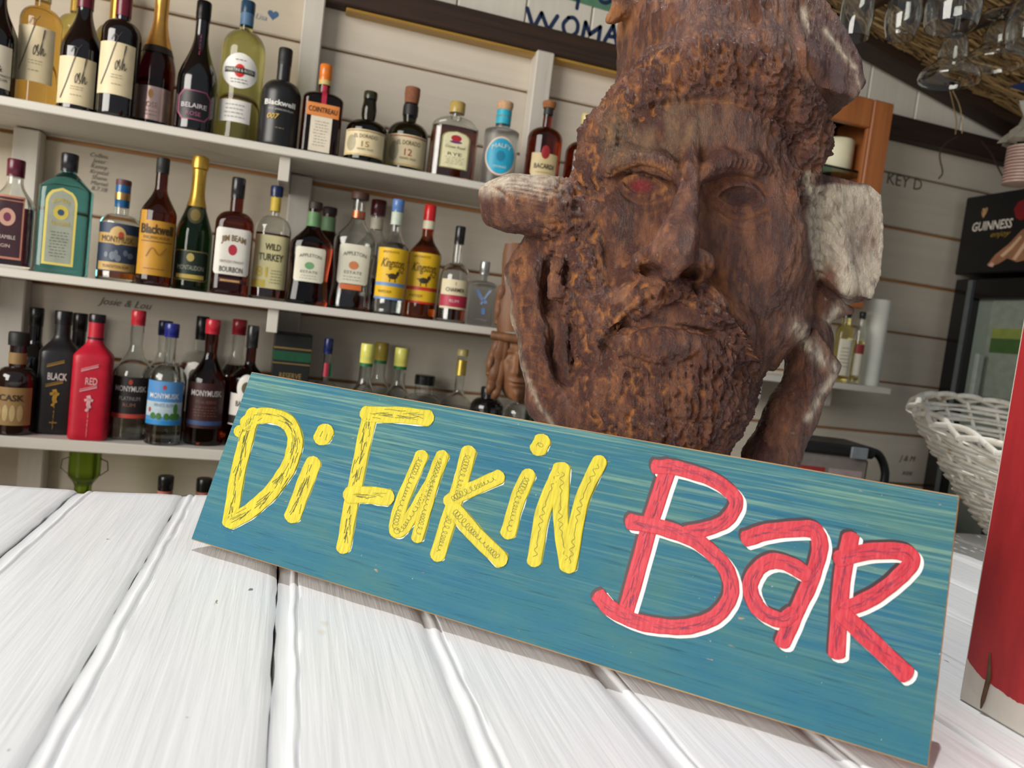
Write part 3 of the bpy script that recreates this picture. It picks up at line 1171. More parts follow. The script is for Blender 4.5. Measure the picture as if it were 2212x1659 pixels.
# ---- top shelf
make_bottle('dark red wine bottle cut by the photo edge, first on the top shelf', 2, 160, (28, -75), Z1, YB, 84, BURG, 'wine', cap=((60, 14, 26), .2, 1, 'gloss'),
            labels=[dict(w=.84, z0=.06, z1=.37, c=(228, 220, 200), t=[('THE PINOT', .45, .15, .018, DK, dict(wide=.4)), ('NOIR', .5, .12, .018, DK, dict(wide=.25)), ('&', .35, .20, .05, DK)])])
make_bottle('golden white wine bottle with cream script label, second on the top shelf', 83, 120, (100, -70), Z1, YB, 89, BORD, 'gold', cap=((216, 206, 160), .24, 1, 'gloss'),
            labels=[JOSH(.17, .55)])
make_bottle('gold-necked white wine bottle standing behind the two cream-labelled reds, nearer the corner', 158, 120, (168, -60), Z1, YBK, 80, BORD, 'straw', cap=((206, 170, 80), .27, 1, 'foil'), group=None)
make_bottle('gold-necked white wine bottle standing behind the high-shouldered cream-labelled red', 236, 130, (246, -40), Z1, YBK, 80, BORD, 'straw', cap=((206, 170, 80), .27, 1, 'foil'))
make_bottle('slope-shouldered red wine bottle with low cream script label and maroon capsule', 171, 190, (192, -60), Z1, 1.705, 81, BURG, 'wine', cap=((104, 22, 42), .26, 1, 'gloss'),
            labels=[JOSH(.045, .37)])
make_bottle('high-shouldered red wine bottle with cream script label and maroon capsule', 254, 190, (274, -40), Z1, 1.70, 78, BORD, 'wine', cap=((104, 22, 42), .26, 1, 'gloss'),
            labels=[JOSH(.15, .52)])
make_bottle('sparkling rose bottle with long gold foil neck and pale pink label', 334, 200, (358, -40), Z1, 1.705, 76, CHAM, 'rose', cap=((222, 166, 84), .45, 1, 'foil'),
            neck=[(.505, .56, (44, 34, 26), False)],
            labels=[dict(w=.9, z0=.05, z1=.27, c=(206, 176, 168), foil=True, e=[('ellipse', -.05, .12, .19, .25, (176, 130, 60))], t=[('ROSE', -.05, .15, .035, (150, 110, 104), dict(wide=.4))], s=fine_lines(-.05, .5, .07, .12, 2, (160, 120, 110)))])
make_bottle('black sparkling wine bottle with pink-edged eight-sided label', 423, 220, (441, 5), Z1, YB, 80, CHAM, 'blackglass', cap=((30, 28, 30), .145, 1, 'foil'),
            labels=[dict(shape='oct', w=.80, z0=.08, z1=.30, c=(150, 74, 104), e=[('oct', 0, .74, .088, .292, (26, 22, 26))], t=[('BELAIRE', 0, .185, .034, (206, 196, 200), dict(wide=.62, bold=.01, off=.0024)), ('ROSE', 0, .125, .03, (160, 90, 120), dict(wide=.36, off=.0024))]),
                    dict(w=.06, z0=.60, z1=.60001, c=(150, 60, 90), t=[('ROSE', 0, .66, .05, (160, 66, 96), dict(vert=True, wide=.10))])])
make_bottle('tall pale yellow-green vermouth bottle with round white label and blue cap', 521, 180, (532, 4), Z1, 1.725, 90, dict(rn=.29, zs=.64, zn=.79, style='round'), 'lime', cap=((34, 66, 92), .085, 1.12, 'gloss'),
            neck=[(.83, .915, (80, 116, 150), False)],
            labels=[dict(shape='ellipse', w=.78, u=-.05, z0=.36, z1=.60, c=(232, 230, 226), e=[('ellipse', -.05, .24, .435, .525, (206, 34, 34)), ('rect', -.05, .66, .463, .50, (30, 30, 32), .0008)],
                         t=[('MARTINI & ROSSI', -.05, .482, .020, (226, 220, 206), dict(wide=.6, off=.0028))], s=fine_lines(-.05, .4, .39, .43, 2, (120, 116, 112)) + fine_lines(-.05, .25, .54, .565, 1, (120, 116, 112))),
                    dict(w=.70, u=-.12, z0=.13, z1=.28, c=(228, 226, 220), s=fine_lines(-.12, .5, .15, .26, 4, (150, 148, 146)))])
make_bottle('matte black dome-shouldered rum bottle with white and gold print', 605, 240, (619, 107), Z1, 1.69, 82, dict(rn=.34, zs=.52, zn=.67, style='round'), 'satin', cap=((22, 22, 22), .17, 1.03, 'matte'),
            labels=[dict(w=.02, z0=.30, z1=.3001, c=(25, 24, 24), t=[('Blackwell', .02, .415, .05, (226, 224, 220), dict(wide=.75, bold=.03)), ('FINE JAMAICAN RUM', .1, .35, .018, (200, 198, 194), dict(wide=.6)), ('007', -.25, .28, .05, (206, 168, 66), dict(wide=.3, bold=.02, shear=.25))], s=fine_lines(.1, .25, .16, .18, 1, (150, 130, 90)))])
make_bottle('square dark amber liqueur bottle with orange cap and tilted orange label', 693, 270, (706, 142), Z1, YB, 84, dict(rn=.30, zs=.60, zn=.69, style='round', n=6, depth=.95), 'brown', cap=((222, 120, 34), .17, 1.06, 'gloss'),
            neck=[(.78, .83, (206, 180, 110), False)],
            labels=[dict(w=.52, u=-.02, z0=.03, z1=.42, c=(230, 220, 200), s=fine_lines(-.02, .36, .08, .36, 9, (150, 142, 128), .006)),
                    dict(w=.80, u=.0, z0=.40, z1=.535, c=(224, 138, 70), off=.0016, t=[('COINTREAU', 0, .468, .055, (50, 34, 24), dict(wide=.7, bold=.01, arc=0.0))]),
                    dict(w=.12, u=.0, z0=.535, z1=.77, c=(178, 34, 66))])
ELD = dict(rn=.30, zs=.44, zn=.60, style='round', bulge=.22)
eld = lambda n_, c: [dict(w=.92, u=-.05, z0=.07, z1=.42, c=(222, 206, 166), e=[('ellipse', -.66, .2, .12, .34, (170, 160, 132))], t=[('EL DORADO', 0, .33, .05, (90, 70, 44), dict(wide=.55)), (n_, 0, .225, .075, c, dict(wide=.18)), ('YEARS OLD', 0, .155, .025, (110, 84, 56), dict(wide=.4))], s=[([(-.9, .40), (.85, .40)], .012, c), ([(-.9, .085), (.85, .085)], .012, GLD)])]
make_bottle('squat dark green rum bottle with cream label marked fifteen, no stopper top', 790, 310, (797, 199), Z1, YB, 88, ELD, 'olive', cap=((44, 42, 20), .10, 1.0, 'gloss'), labels=eld('15', (150, 116, 60)))
make_bottle('squat dark rum bottle with red-edged cream label and brown cork stopper', 878, 322, (888, 190), Z1, YB, 88, ELD, 'olive', cap=((134, 84, 58), .20, 1.25, 'cork'), neck=[(.68, .80, (26, 24, 22), False)],
            labels=eld('12', (160, 50, 40)))
make_bottle('amber whisky decanter bottle with gold cap and tall arched cream label', 978, 325, (986, 222), Z1, YB, 102, dict(rn=.22, zs=.66, zn=.80, style='round', n=2.8, depth=.55), 'clear', ('whisky', .665), cap=((178, 152, 84), .14, 1.5, 'gloss'),
            labels=[dict(shape='arch', w=.60, u=.02, z0=.13, z1=.60, c=(150, 150, 96), e=[('arch', .02, .54, .14, .59, (228, 220, 180)), ('ellipse', .02, .22, .47, .55, (172, 40, 52), .0009), ('ellipse', .02, .26, .445, .48, (90, 62, 110), .0007)],
                         t=[('Crown Royal', .02, .40, .034, (86, 100, 66), dict(wide=.42, shear=.3, off=.0022)), ('RYE', .02, .31, .04, (80, 84, 60), dict(wide=.3, off=.0022))], s=[(a, b_, c_) for a, b_, c_ in fine_lines(.02, .4, .18, .28, 4, (140, 136, 100))])])
make_bottle('frosted gin bottle with round turquoise label and teal neck band', 1080, 325, (1092, 222), Z1, YB, 74, dict(rn=.42, zs=.64, zn=.68, style='tight', n=2.4), 'frost', cap=((200, 160, 124), .10, 1.15, 'cork'), neck=[(.74, .90, (44, 170, 196), False), (.82, .835, (226, 196, 176), False)],
            labels=[dict(shape='ellipse', w=.86, z0=.12, z1=.56, c=(224, 196, 176), e=[('ellipse', 0, .80, .14, .54, (36, 160, 196)), ('ellipse', 0, .25, .28, .40, (30, 128, 164), .0008)], t=[('MALFY', 0, .46, .05, (214, 226, 224), dict(wide=.55, arc=.10, off=.0022)), ('ORIGINALE', 0, .22, .025, (206, 226, 228), dict(wide=.4, off=.0022))])])
make_bottle('dark amber aged rum bottle with cream label and wooden stopper', 1174, 330, (1188, 221), Z1, YB, 76, dict(rn=.26, zs=.60, zn=.72, style='round'), 'dkamber', cap=((150, 96, 56), .07, 1.5, 'cork'), neck=[(.86, .93, (40, 38, 34), False)],
            labels=[dict(shape='shield', w=.72, z0=.05, z1=.42, c=(206, 186, 140), e=[('ellipse', 0, .24, .36, .50, (150, 30, 34))], t=[('BACARDI', 0, .285, .05, (46, 36, 30), dict(wide=.55, bold=.015)), ('8', 0, .15, .06, (190, 96, 50))], s=fine_lines(0, .5, .20, .24, 1, (120, 100, 70)))])
make_bottle('amber bottle half hidden by the carved head at the end of the top shelf', 1258, 320, (1265, 247), Z1, YB, 70, dict(rn=.26, zs=.55, zn=.68, style='round'), 'dkamber', cap=((206, 190, 130), .12, 1.1, 'gloss'), neck=[(.70, .86, (196, 192, 176), False)], labels=[dict(w=.6, z0=.12, z1=.32, c=(222, 216, 206))])

# ---- middle shelf
make_bottle('dark berry gin bottle with maroon cap, first on the middle shelf', 25, 500, (31, 345), Z2, YB, 82, dict(rn=.38, zs=.58, zn=.80, style='slope', n=4, depth=.8), 'clear', ('purple', .56), cap=((92, 24, 46), .16, 1.08, 'gloss'),
            labels=[dict(w=.72, u=-.15, z0=.08, z1=.66, c=(196, 130, 104), e=[('rect', -.15, .64, .10, .64, (62, 32, 42)), ('ellipse', -.15, .36, .38, .54, (206, 160, 140), .0008), ('ellipse', -.15, .16, .42, .50, (120, 52, 78), .0012)],
                         t=[('BRAMBLE', -.15, .28, .035, (214, 200, 196), dict(wide=.42, off=.0024)), ('GIN', -.15, .20, .03, (214, 190, 180), dict(wide=.2, off=.0024))])])
make_bottle('pale blue square gin bottle with yellow-framed label', 139, 500, (150, 333), Z2, YB, 100, dict(rn=.30, zs=.70, zn=.84, style='line', n=5, depth=.75), 'sapph', cap=((24, 24, 32), .145, 1.1, 'gloss'),
            labels=[dict(shape='arch', w=.58, u=-.12, z0=.07, z1=.70, c=(226, 208, 108), e=[('arch', -.12, .48, .09, .68, (160, 166, 150)), ('ellipse', -.12, .28, .44, .56, (208, 188, 84), .0008), ('ellipse', -.12, .12, .475, .525, (52, 82, 110), .0012)],
                         t=[('BOMBAY', -.12, .60, .035, (206, 180, 70), dict(wide=.3, arc=.2, off=.0022)), ('SAPPHIRE', -.12, .405, .03, (206, 180, 70), dict(wide=.34, arc=-.1, off=.0022))], s=fine_lines(-.12, .36, .13, .35, 9, (110, 112, 104), .007))])
make_bottle('gold-labelled rum bottle with round shoulders and bright blue capsule', 256, 535, (269, 390), Z2, 1.72, 80, dict(rn=.36, zs=.55, zn=.66, style='round'), 'clear', ('caramel', .42), cap=((28, 92, 142), .27, 1.02, 'gloss'), neck=[(.945, .995, (92, 46, 44), False), (.80, .87, (190, 150, 90), True)],
            labels=[dict(w=.94, z0=.09, z1=.56, c=(54, 66, 88), e=[('rect', 0, .94, .36, .46, (196, 158, 92)), ('ellipse', 0, .40, .35, .53, (206, 172, 108), .0006), ('rect', .02, .86, .10, .18, (200, 164, 96)), ('ellipse', .15, .12, .42, .48, (186, 70, 50), .001)] + [('ellipse', random.uniform(-.7, .7), random.uniform(.06, .16), zz, zz + random.uniform(.04, .09), (112, 122, 134), .0007) for zz in (.19, .20, .22, .23, .25, .24)],
                         t=[('MONYMUSK', 0, .405, .06, (74, 54, 40), dict(wide=.75, off=.0022)), ('PLANTATION RUM', 0, .14, .03, (80, 60, 40), dict(wide=.6, off=.0022))])])
make_bottle('brown rum bottle with large mustard yellow label and black cap', 340, 500, (353, 342), Z2, 1.700, 72, dict(rn=.34, zs=.56, zn=.78, style='slope'), 'brown', cap=((26, 26, 26), .12, 1.06, 'matte'),
            labels=[dict(w=.94, z0=.08, z1=.50, c=(196, 142, 40), t=[('Blackwell', 0, .435, .07, (60, 42, 20), dict(wide=.86, bold=.03)), ('FINE JAMAICAN RUM', 0, .37, .024, (90, 64, 26), dict(wide=.7))], s=fine_lines(0, .6, .11, .15, 1, (130, 92, 34)) + [([(-.5, .22), (-.2, .29), (.2, .24), (.6, .30)], .008, (160, 112, 34)), ([(-.8, .34), (.85, .34)], .008, (120, 84, 30))]),
                    dict(w=.16, u=-.76, z0=.50, z1=.575, c=(196, 142, 40))])
make_bottle('green champagne bottle with gold foil neck and dark green label', 418, 520, (438, 338), Z2, 1.703, 75, CHAM, 'green', cap=((206, 166, 70), .38, 1, 'foil'),
            labels=[dict(shape='round', w=.88, z0=.07, z1=.29, c=(150, 140, 84), e=[('round', 0, .85, .078, .283, (30, 48, 36)), ('ellipse', -.05, .2, .21, .27, (196, 176, 100), .0008), ('rect', 0, .72, .085, .115, (206, 178, 88), .0008)], t=[('MONTAUDON', 0, .165, .034, (176, 178, 164), dict(wide=.68, off=.0022))]),
                    dict(shape='ellipse', w=.42, u=0, z0=.49, z1=.62, c=(70, 66, 40), e=[('ellipse', 0, .26, .51, .60, (130, 112, 60))])])
make_bottle('square bourbon bottle with white label, red seal and black capsule', 502, 545, (515, 385), Z2, YB, 78, dict(rn=.34, zs=.60, zn=.71, style='round', n=3.4, depth=.85), 'dkamber', cap=((28, 24, 28), .17, 1.05, 'gloss'), neck=(),
            labels=[dict(shape='round', w=.90, u=0, z0=.17, z1=.56, c=(226, 222, 212), e=[('ellipse', 0, .22, .335, .425, (176, 44, 60))], t=[('JIM BEAM', 0, .48, .05, (120, 94, 50), dict(wide=.62, bold=.02, arc=.05)), ('BOURBON', 0, .215, .045, (70, 64, 60), dict(wide=.6, bold=.01)), ('KENTUCKY STRAIGHT', 0, .28, .022, (120, 110, 100), dict(wide=.6))]),
                    dict(w=.62, u=0, z0=.105, z1=.14, c=(66, 34, 34), e=[('rect', 0, .5, .112, .128, (196, 150, 96))])])
make_bottle('bourbon bottle with pale yellow label marked eighty-one and navy cap', 584, 560, (597, 403), Z2, YB, 75, dict(rn=.26, zs=.60, zn=.74, style='round', n=2.6, depth=.85), 'clear', ('dkamber', .58), cap=((28, 42, 84), .09, 1.35, 'gloss'), neck=[(.78, .90, (214, 186, 66), False)],
            labels=[dict(w=.92, z0=.10, z1=.56, c=(214, 206, 156), e=[('rect', -.55, .34, .105, .17, (206, 184, 70))], t=[('WILD', .05, .46, .055, (62, 56, 44), dict(wide=.42, bold=.02)), ('TURKEY', 0, .37, .06, (62, 56, 44), dict(wide=.66, bold=.02)), ('81', -.45, .24, .085, (206, 180, 66), dict(wide=.32, bold=.02))], s=fine_lines(.35, .35, .14, .27, 5, (150, 140, 104), .007))])
APP = dict(rn=.30, zs=.58, zn=.80, style='slope', n=2.5, depth=.7, waist=.10)
app = lambda c: [dict(shape='round', w=.70, u=.0, z0=.22, z1=.55, c=(222, 218, 198), e=[('ellipse', 0, .22, .34, .41, c)], t=[('APPLETON', 0, .475, .032, (90, 92, 84), dict(wide=.52, arc=.05)), ('ESTATE', 0, .315, .025, (110, 116, 100), dict(wide=.4))], s=fine_lines(0, .45, .24, .29, 2, (150, 150, 134)))]
make_bottle('full dark rum bottle with waisted body and white label with green emblem', 668, 582, (679, 437), Z2, YB, 88, APP, 'dkamber', cap=((46, 36, 30), .07, 1.1, 'matte'), neck=[(.76, .90, (96, 138, 92), False)], labels=app((112, 160, 112)))
make_bottle('dark-capped green-banded rum bottle standing behind the full waisted one', 700, 580, (702, 447), Z2, YBK, 92, APP, 'dkamber', cap=((46, 30, 28), .07, 1.1, 'matte'), neck=[(.76, .90, (110, 146, 104), False)])
make_bottle('nearly empty waisted rum bottle with white label and brown wooden stopper', 762, 582, (780, 417), Z2, YB, 92, APP, 'clear', ('dkamber', .13), cap=((74, 48, 38), .06, 1.35, 'matte'), neck=[(.78, .84, (190, 112, 80), True)],
            labels=app((206, 130, 84)) + [dict(w=.5, u=-.05, z0=.17, z1=.215, c=(206, 106, 48))])
make_bottle('clear bottle with maroon cap standing behind the nearly empty waisted one', 806, 560, (806, 431), Z2, YBK, 76, dict(rn=.34, zs=.58, zn=.74, style='slope'), 'clear', ('brown', .3), cap=((74, 18, 26), .14, 1.25, 'gloss'), neck=[(.74, .84, (206, 198, 178), False)])
KING = dict(rn=.34, zs=.56, zn=.74, style='slope', taper=.06)
def king(c):
    return [dict(w=.93, z0=.13, z1=.57, c=(232, 186, 28), e=[('rect', 0, .935, .245, .275, c), ('rect', 0, .935, .13, .15, c)] + [('ellipse', .05, .30, .305, .355, (62, 46, 20)), ('ellipse', .34, .10, .335, .375, (62, 46, 20)), ('rect', -.12, .03, .28, .32, (62, 46, 20)), ('rect', .22, .03, .28, .32, (62, 46, 20)), ('rect', -.28, .10, .335, .345, (62, 46, 20))],
                 t=[('Kingston', -.02, .445, .075, (96, 66, 14), dict(wide=.72, shear=.45, bold=.01)), ('62', .55, .39, .05, (96, 66, 14), dict(wide=.2, shear=.4)), ('APPLETON ESTATE', -.2, .535, .02, (110, 80, 20), dict(wide=.5)), ('WHITE RUM', -.35, .195, .025, (96, 72, 20), dict(wide=.4))])]
make_bottle('clear white rum bottle with yellow label, blue stripes and blue cap', 843, 605, (866, 433), Z2, YB, 67, KING, 'clear', ('clear', .62), cap=((92, 130, 190), .105, 1.1, 'gloss'), neck=[(.78, .89, (196, 206, 190), False)], labels=king((112, 150, 200)))
make_bottle('gold rum bottle with yellow label, red stripes and long red capsule', 912, 612, (935, 445), Z2, YB, 70, KING, 'amber', cap=((206, 32, 34), .22, 1.04, 'gloss'), neck=[(.79, .86, (226, 220, 190), False)], labels=king((206, 50, 40)))
make_bottle('short clear bottle with pink and cream label and black capsule', 978, 645, (996, 490), Z2, YB, 66, dict(rn=.30, zs=.42, zn=.62, style='round', bulge=.12), 'clear', ('dkamber', .16), cap=((24, 23, 24), .185, 1.1, 'gloss'),
            labels=[dict(w=.86, z0=.14, z1=.44, c=(222, 210, 176), e=[('rect', 0, .865, .16, .28, (176, 44, 70))], t=[('CHARMER', 0, .335, .04, (70, 54, 40), dict(wide=.6, bold=.01)), ('RUM', 0, .22, .03, (226, 196, 196), dict(wide=.3)), ('1', 0, .40, .035, (150, 110, 60))])])
make_bottle('frosted clear vodka bottle with silver cap and blue brush mark', 1040, 640, (1056, 567), Z2, YB, 60, dict(rn=.30, zs=.60, zn=.70, style='tight', n=5, depth=.8), 'frost', cap=((176, 178, 176), .20, 1.2, 'foil'),
            labels=[dict(w=.02, z0=.3, z1=.3001, c=(200, 204, 204), s=[([(-.5, .55), (-.1, .42), (.3, .36)], .05, (120, 150, 196)), ([(.5, .56), (.2, .46), (-.1, .33)], .03, (140, 166, 204)), ([(.12, .28), (.12, .18)], .05, (96, 134, 196))], t=[('VODKA', 0, .10, .03, (130, 140, 150), dict(wide=.5))])])

# ---- lower shelf
make_bottle('squat dark rum bottle with tan label, first on the lower shelf', 33, 850, (42, 718), Z3, 1.70, 76, dict(rn=.42, zs=.52, zn=.66, style='round'), 'dkrum', cap=((20, 20, 20), .13, 1.25, 'matte'), neck=[(.69, .80, (150, 120, 76), False)],
            labels=[dict(w=.90, z0=.10, z1=.47, c=(156, 124, 78), e=[('ellipse', u_, .14, .14, .30, (190, 166, 116)) for u_ in (-.6, -.25, .1, .45)], t=[('CASK', 0, .37, .06, (66, 44, 26), dict(wide=.6, bold=.02))])])
make_bottle('tall black bottle behind the squat dark rum', 66, 850, (73, 664), Z3, YBK, 66, dict(rn=.40, zs=.55, zn=.72, style='slope'), 'blackglass', cap=((20, 19, 19), .16, 1.06, 'gloss'))
make_bottle('matte black square whisky bottle with slanted gold stripes', 123, 870, (137, 672), Z3, 1.70, 74, dict(rn=.42, zs=.66, zn=.80, style='slope', n=5, depth=.95, taper=.0), 'satin', cap=((22, 21, 22), .11, 1.08, 'gloss'),
            labels=[dict(w=.02, z0=.3, z1=.3001, c=(24, 23, 24), t=[('BLACK', .05, .475, .055, (196, 192, 188), dict(wide=.48, bold=.02)), ('WALKER', 0, .20, .055, (160, 124, 34), dict(vert=True, wide=.14, bold=.02))],
                         s=[([(-.5, .55), (.35, .595)], .012, (140, 108, 44)), ([(-.5, .565), (.35, .61)], .006, (140, 108, 44)), ([(-.5, .39), (.35, .43)], .012, (140, 108, 44)), ([(-.5, .405), (.35, .445)], .006, (140, 108, 44)),
                            ([(-.05, .37), (.02, .33), (-.02, .29), (.06, .26)], .03, (168, 132, 36)), ([(-.25, .33), (.0, .34), (.2, .33)], .022, (168, 132, 36)), ([(0, .26), (-.12, .235)], .02, (168, 132, 36)), ([(-.18, .10), (.2, .10)], .01, (140, 108, 44))])])
make_bottle('second black bottle seen behind the gold-striped black one', 160, 860, (166, 676), Z3, YBK, 66, dict(rn=.40, zs=.55, zn=.72, style='slope'), 'blackglass', cap=((20, 19, 19), .16, 1.06, 'gloss'))
make_bottle('bright red square whisky bottle with slanted pale stripes', 199, 875, (216, 680), Z3, 1.70, 76, dict(rn=.40, zs=.66, zn=.80, style='slope', n=5, depth=.95), 'red', cap=((26, 20, 22), .065, 1.0, 'gloss'), neck=[(.80, .815, (40, 20, 24), False)],
            labels=[dict(w=.02, z0=.3, z1=.3001, c=(190, 20, 44), t=[('RED', .05, .475, .055, (232, 168, 172), dict(wide=.30, bold=.02)), ('WALKER', 0, .17, .05, (226, 170, 176), dict(vert=True, wide=.12, bold=.02))],
                         s=[([(-.5, .55), (.35, .595)], .012, (226, 150, 158)), ([(-.5, .565), (.35, .61)], .006, (226, 150, 158)), ([(-.5, .39), (.35, .43)], .012, (226, 150, 158)), ([(-.5, .405), (.35, .445)], .006, (226, 150, 158)),
                            ([(-.05, .36), (.02, .33), (-.02, .29), (.06, .26)], .028, (232, 176, 180)), ([(-.22, .32), (.0, .33), (.2, .32)], .02, (232, 176, 180)), ([(0, .26), (-.12, .235)], .02, (232, 176, 180))])])
MONY = dict(rn=.32, zs=.50, zn=.74, style='slope', bulge=.06)
make_bottle('clear rum bottle with black label, red stripe and red cap', 285, 880, (299, 671), Z3, 1.70, 82, MONY, 'clear', ('clear', .35), cap=((196, 44, 56), .115, 1.12, 'gloss'),
            labels=[dict(w=.88, z0=.17, z1=.49, c=(32, 28, 28), e=[('rect', 0, .885, .172, .205, (190, 74, 60)), ('ellipse', 0, .10, .43, .47, (170, 60, 44))], t=[('MONYMUSK', 0, .40, .042, (206, 202, 198), dict(wide=.74, bold=.01)), ('PLATINUM', 0, .325, .03, (150, 140, 136), dict(wide=.5)), ('RUM', 0, .275, .028, (150, 100, 84), dict(wide=.3))])])
make_bottle('blue-capped clear bottle behind the two clear rum bottles', 345, 860, (345, 692), Z3, YBK, 76, MONY, 'clear', ('clear', .6), cap=((26, 30, 74), .13, 1.2, 'gloss'))
make_bottle('clear rum bottle with sky-blue beach label and blue cap', 362, 885, (378, 700), Z3, 1.70, 78, dict(rn=.30, zs=.52, zn=.66, style='round'), 'clear', ('clear', .5), cap=((34, 42, 128), .115, 1.25, 'gloss'),
            labels=[dict(w=.90, z0=.17, z1=.53, c=(84, 146, 206), e=[('rect', 0, .90, .24, .36, (186, 206, 216)), ('rect', 0, .90, .172, .205, (44, 140, 206)), ('ellipse', 0, .1, .46, .50, (170, 70, 60))] + [('ellipse', u_, .14, .215, .27, (66, 120, 50), .0007) for u_ in (-.5, -.2, .2, .5, .7)] + [('ellipse', .62, .10, .26, .35, (70, 130, 56), .0009), ('ellipse', -.7, .06, .27, .31, (176, 80, 60), .0009)],
                         t=[('MONYMUSK', 0, .41, .042, (226, 232, 236), dict(wide=.74, bold=.01)), ('WHITE RUM', 0, .335, .03, (120, 150, 186), dict(wide=.5, off=.002))])])
make_bottle('amber bottle with tall black capsule and oval white label, behind the blue-label rum', 425, 850, (414, 681), Z3, YBK, 84, dict(rn=.28, zs=.55, zn=.70, style='round'), 'clear', ('amber', .60), cap=((20, 19, 22), .20, 1.15, 'gloss'),
            labels=[dict(w=.8, u=-.1, z0=.2, z1=.46, c=(226, 220, 214)), dict(shape='ellipse', w=.5, u=-.2, z0=.38, z1=.62, c=(228, 224, 218), off=.0012, e=[('ellipse', -.2, .24, .45, .56, (90, 84, 60))])])
make_bottle('dark amber rum bottle with brown label, blue stripe and red cap', 443, 885, (466, 691), Z3, 1.70, 84, MONY, 'brown', cap=((196, 40, 58), .115, 1.15, 'gloss'),
            labels=[dict(w=.86, z0=.14, z1=.50, c=(58, 24, 22), e=[('rect', 0, .865, .165, .20, (60, 84, 130))], t=[('MONYMUSK', 0, .42, .045, (206, 200, 196), dict(wide=.74, bold=.01)), ('SPECIAL RESERVE', 0, .35, .022, (130, 90, 84), dict(wide=.5))], s=fine_lines(0, .6, .23, .32, 4, (110, 66, 60), .008))])
make_bottle('red-capped amber bottle behind the dark amber rum', 498, 850, (498, 688), Z3, YBK, 78, MONY, 'clear', ('brown', .62), cap=((150, 24, 40), .13, 1.2, 'gloss'))
make_bottle('spiced rum bottle with white round-topped label, partly behind the sign corner', 529, 850, (549, 704), Z3, 1.72, 76, dict(rn=.28, zs=.56, zn=.70, style='slope'), 'brown', cap=((30, 32, 32), .185, 1.15, 'gloss'),
            labels=[dict(w=.80, u=-.1, z0=.18, z1=.44, c=(226, 220, 212), t=[('BACARDI', -.1, .36, .045, (60, 56, 54), dict(wide=.5, bold=.01)), ('GOLD', -.1, .30, .03, (120, 110, 100), dict(wide=.3))], e=[('rect', -.1, .80, .19, .26, (40, 32, 30))]), dict(shape='ellipse', w=.5, u=-.1, z0=.38, z1=.60, c=(228, 224, 216), off=.0012, e=[('ellipse', -.1, .26, .44, .54, (92, 84, 58))])])
# boxed bottle
_p = on_y(626, 760, 1.74); _tp = on_y(627, 720, 1.74)[2]
bx = thing('gift_box', 'dark green and black bottle carton on the lower shelf', 'box', (_p[0] + .004, 1.775, Z3 + .0005), 0.05)
_h = _tp - Z3
MB().box(-.040, .040, -.04, .04, 0, _h - .003, .0015).build('carton', plain((20, 24, 22), .45), bx)
MB().box(-.0405, .0405, -.0405, .0405, _h - .0028, _h, .0008).build('lid', plain((30, 34, 32), .4), bx)
for z0_, z1_, c_ in ((.86, .875, (128, 104, 56)), (.76, .84, (24, 78, 52)), (.73, .74, (128, 104, 56))):
    MB().box(-.0404, .0404, -.0404, .0404, _h * z0_, _h * z1_).build('stripe', plain(c_, .4), bx)
_em = MB(); _em.lathe([(0.022, 0), (0.022, .0006)], 12)
_o = _em.build('emblem', plain((86, 72, 40), .5), bx); _o.rotation_euler = (math.pi / 2, 0, 0); _o.location = (0, -.0402, _h * .50); _o.scale = (1, .55, 1)
_lt = MB(); tv, tf = text_tris('RESERVE'); _lt.add([(a * .009, -.0408, _h * .63 + b * .012) for a, b in tv], tf); _lt.build('lettering', plain((150, 124, 70), .5), bx)
WR = dict(rn=.31, zs=.44, zn=.70, style='slope')
make_bottle('clear bottle with navy cap and small red and green neck label', 698, 860, (700, 730), Z3, 1.74, 66, dict(rn=.24, zs=.48, zn=.62, style='round'), 'clear', ('clear', .4), cap=((24, 34, 92), .14, 1.2, 'gloss'),
            labels=[dict(w=.16, u=.0, z0=.66, z1=.78, c=(176, 40, 66)), dict(w=.08, u=.26, z0=.66, z1=.78, c=(40, 130, 90)), dict(w=.8, z0=.1, z1=.4, c=(220, 218, 210))])
for q_, (px_, ty_, yb_, lab_) in enumerate(((793, 743, 1.72, 'clear overproof rum bottle with pale yellow cap, left of the yellow-capped three'), (823, 740, 1.80, 'darker yellow-capped clear bottle standing at the back between its two neighbours'), (867, 752, 1.72, 'clear overproof rum bottle with pale yellow cap, right of the yellow-capped three'))):
    c_ = (226, 222, 112) if q_ != 1 else (168, 150, 60)
    make_bottle(lab_, px_ - 12, 880, (px_ + 2, ty_), Z3, yb_, 84, WR, 'clear', ('clear', .45), cap=(c_, .17, 1.12, 'gloss'), neck=[(.80, .83, (30, 110, 60), False)],
                labels=[dict(w=.85, z0=.1, z1=.38, c=(226, 224, 206), e=[('rect', 0, .6, .24, .32, (40, 110, 60))])], group='yellow-capped clear rum bottles')
make_bottle('short clear bottle with flat black cap just above the sign edge', 925, 880, (931, 812), Z3, 1.74, 84, dict(rn=.50, zs=.62, zn=.74, style='round'), 'clear', ('clear', .5), cap=((24, 24, 26), .13, 1.1, 'gloss'), labels=[dict(w=.9, z0=.1, z1=.55, c=(224, 222, 216))])
make_bottle('clear bottle of dark red liquid with gold foil neck', 985, 870, (1001, 755), Z3, 1.73, 96, dict(rn=.24, zs=.46, zn=.62, style='slope'), 'clear', ('rose', .46), cap=((196, 182, 116), .06, 1.1, 'gloss'), neck=[(.76, .90, (206, 182, 90), True)], labels=[dict(w=.7, z0=.08, z1=.3, c=(206, 190, 160))])
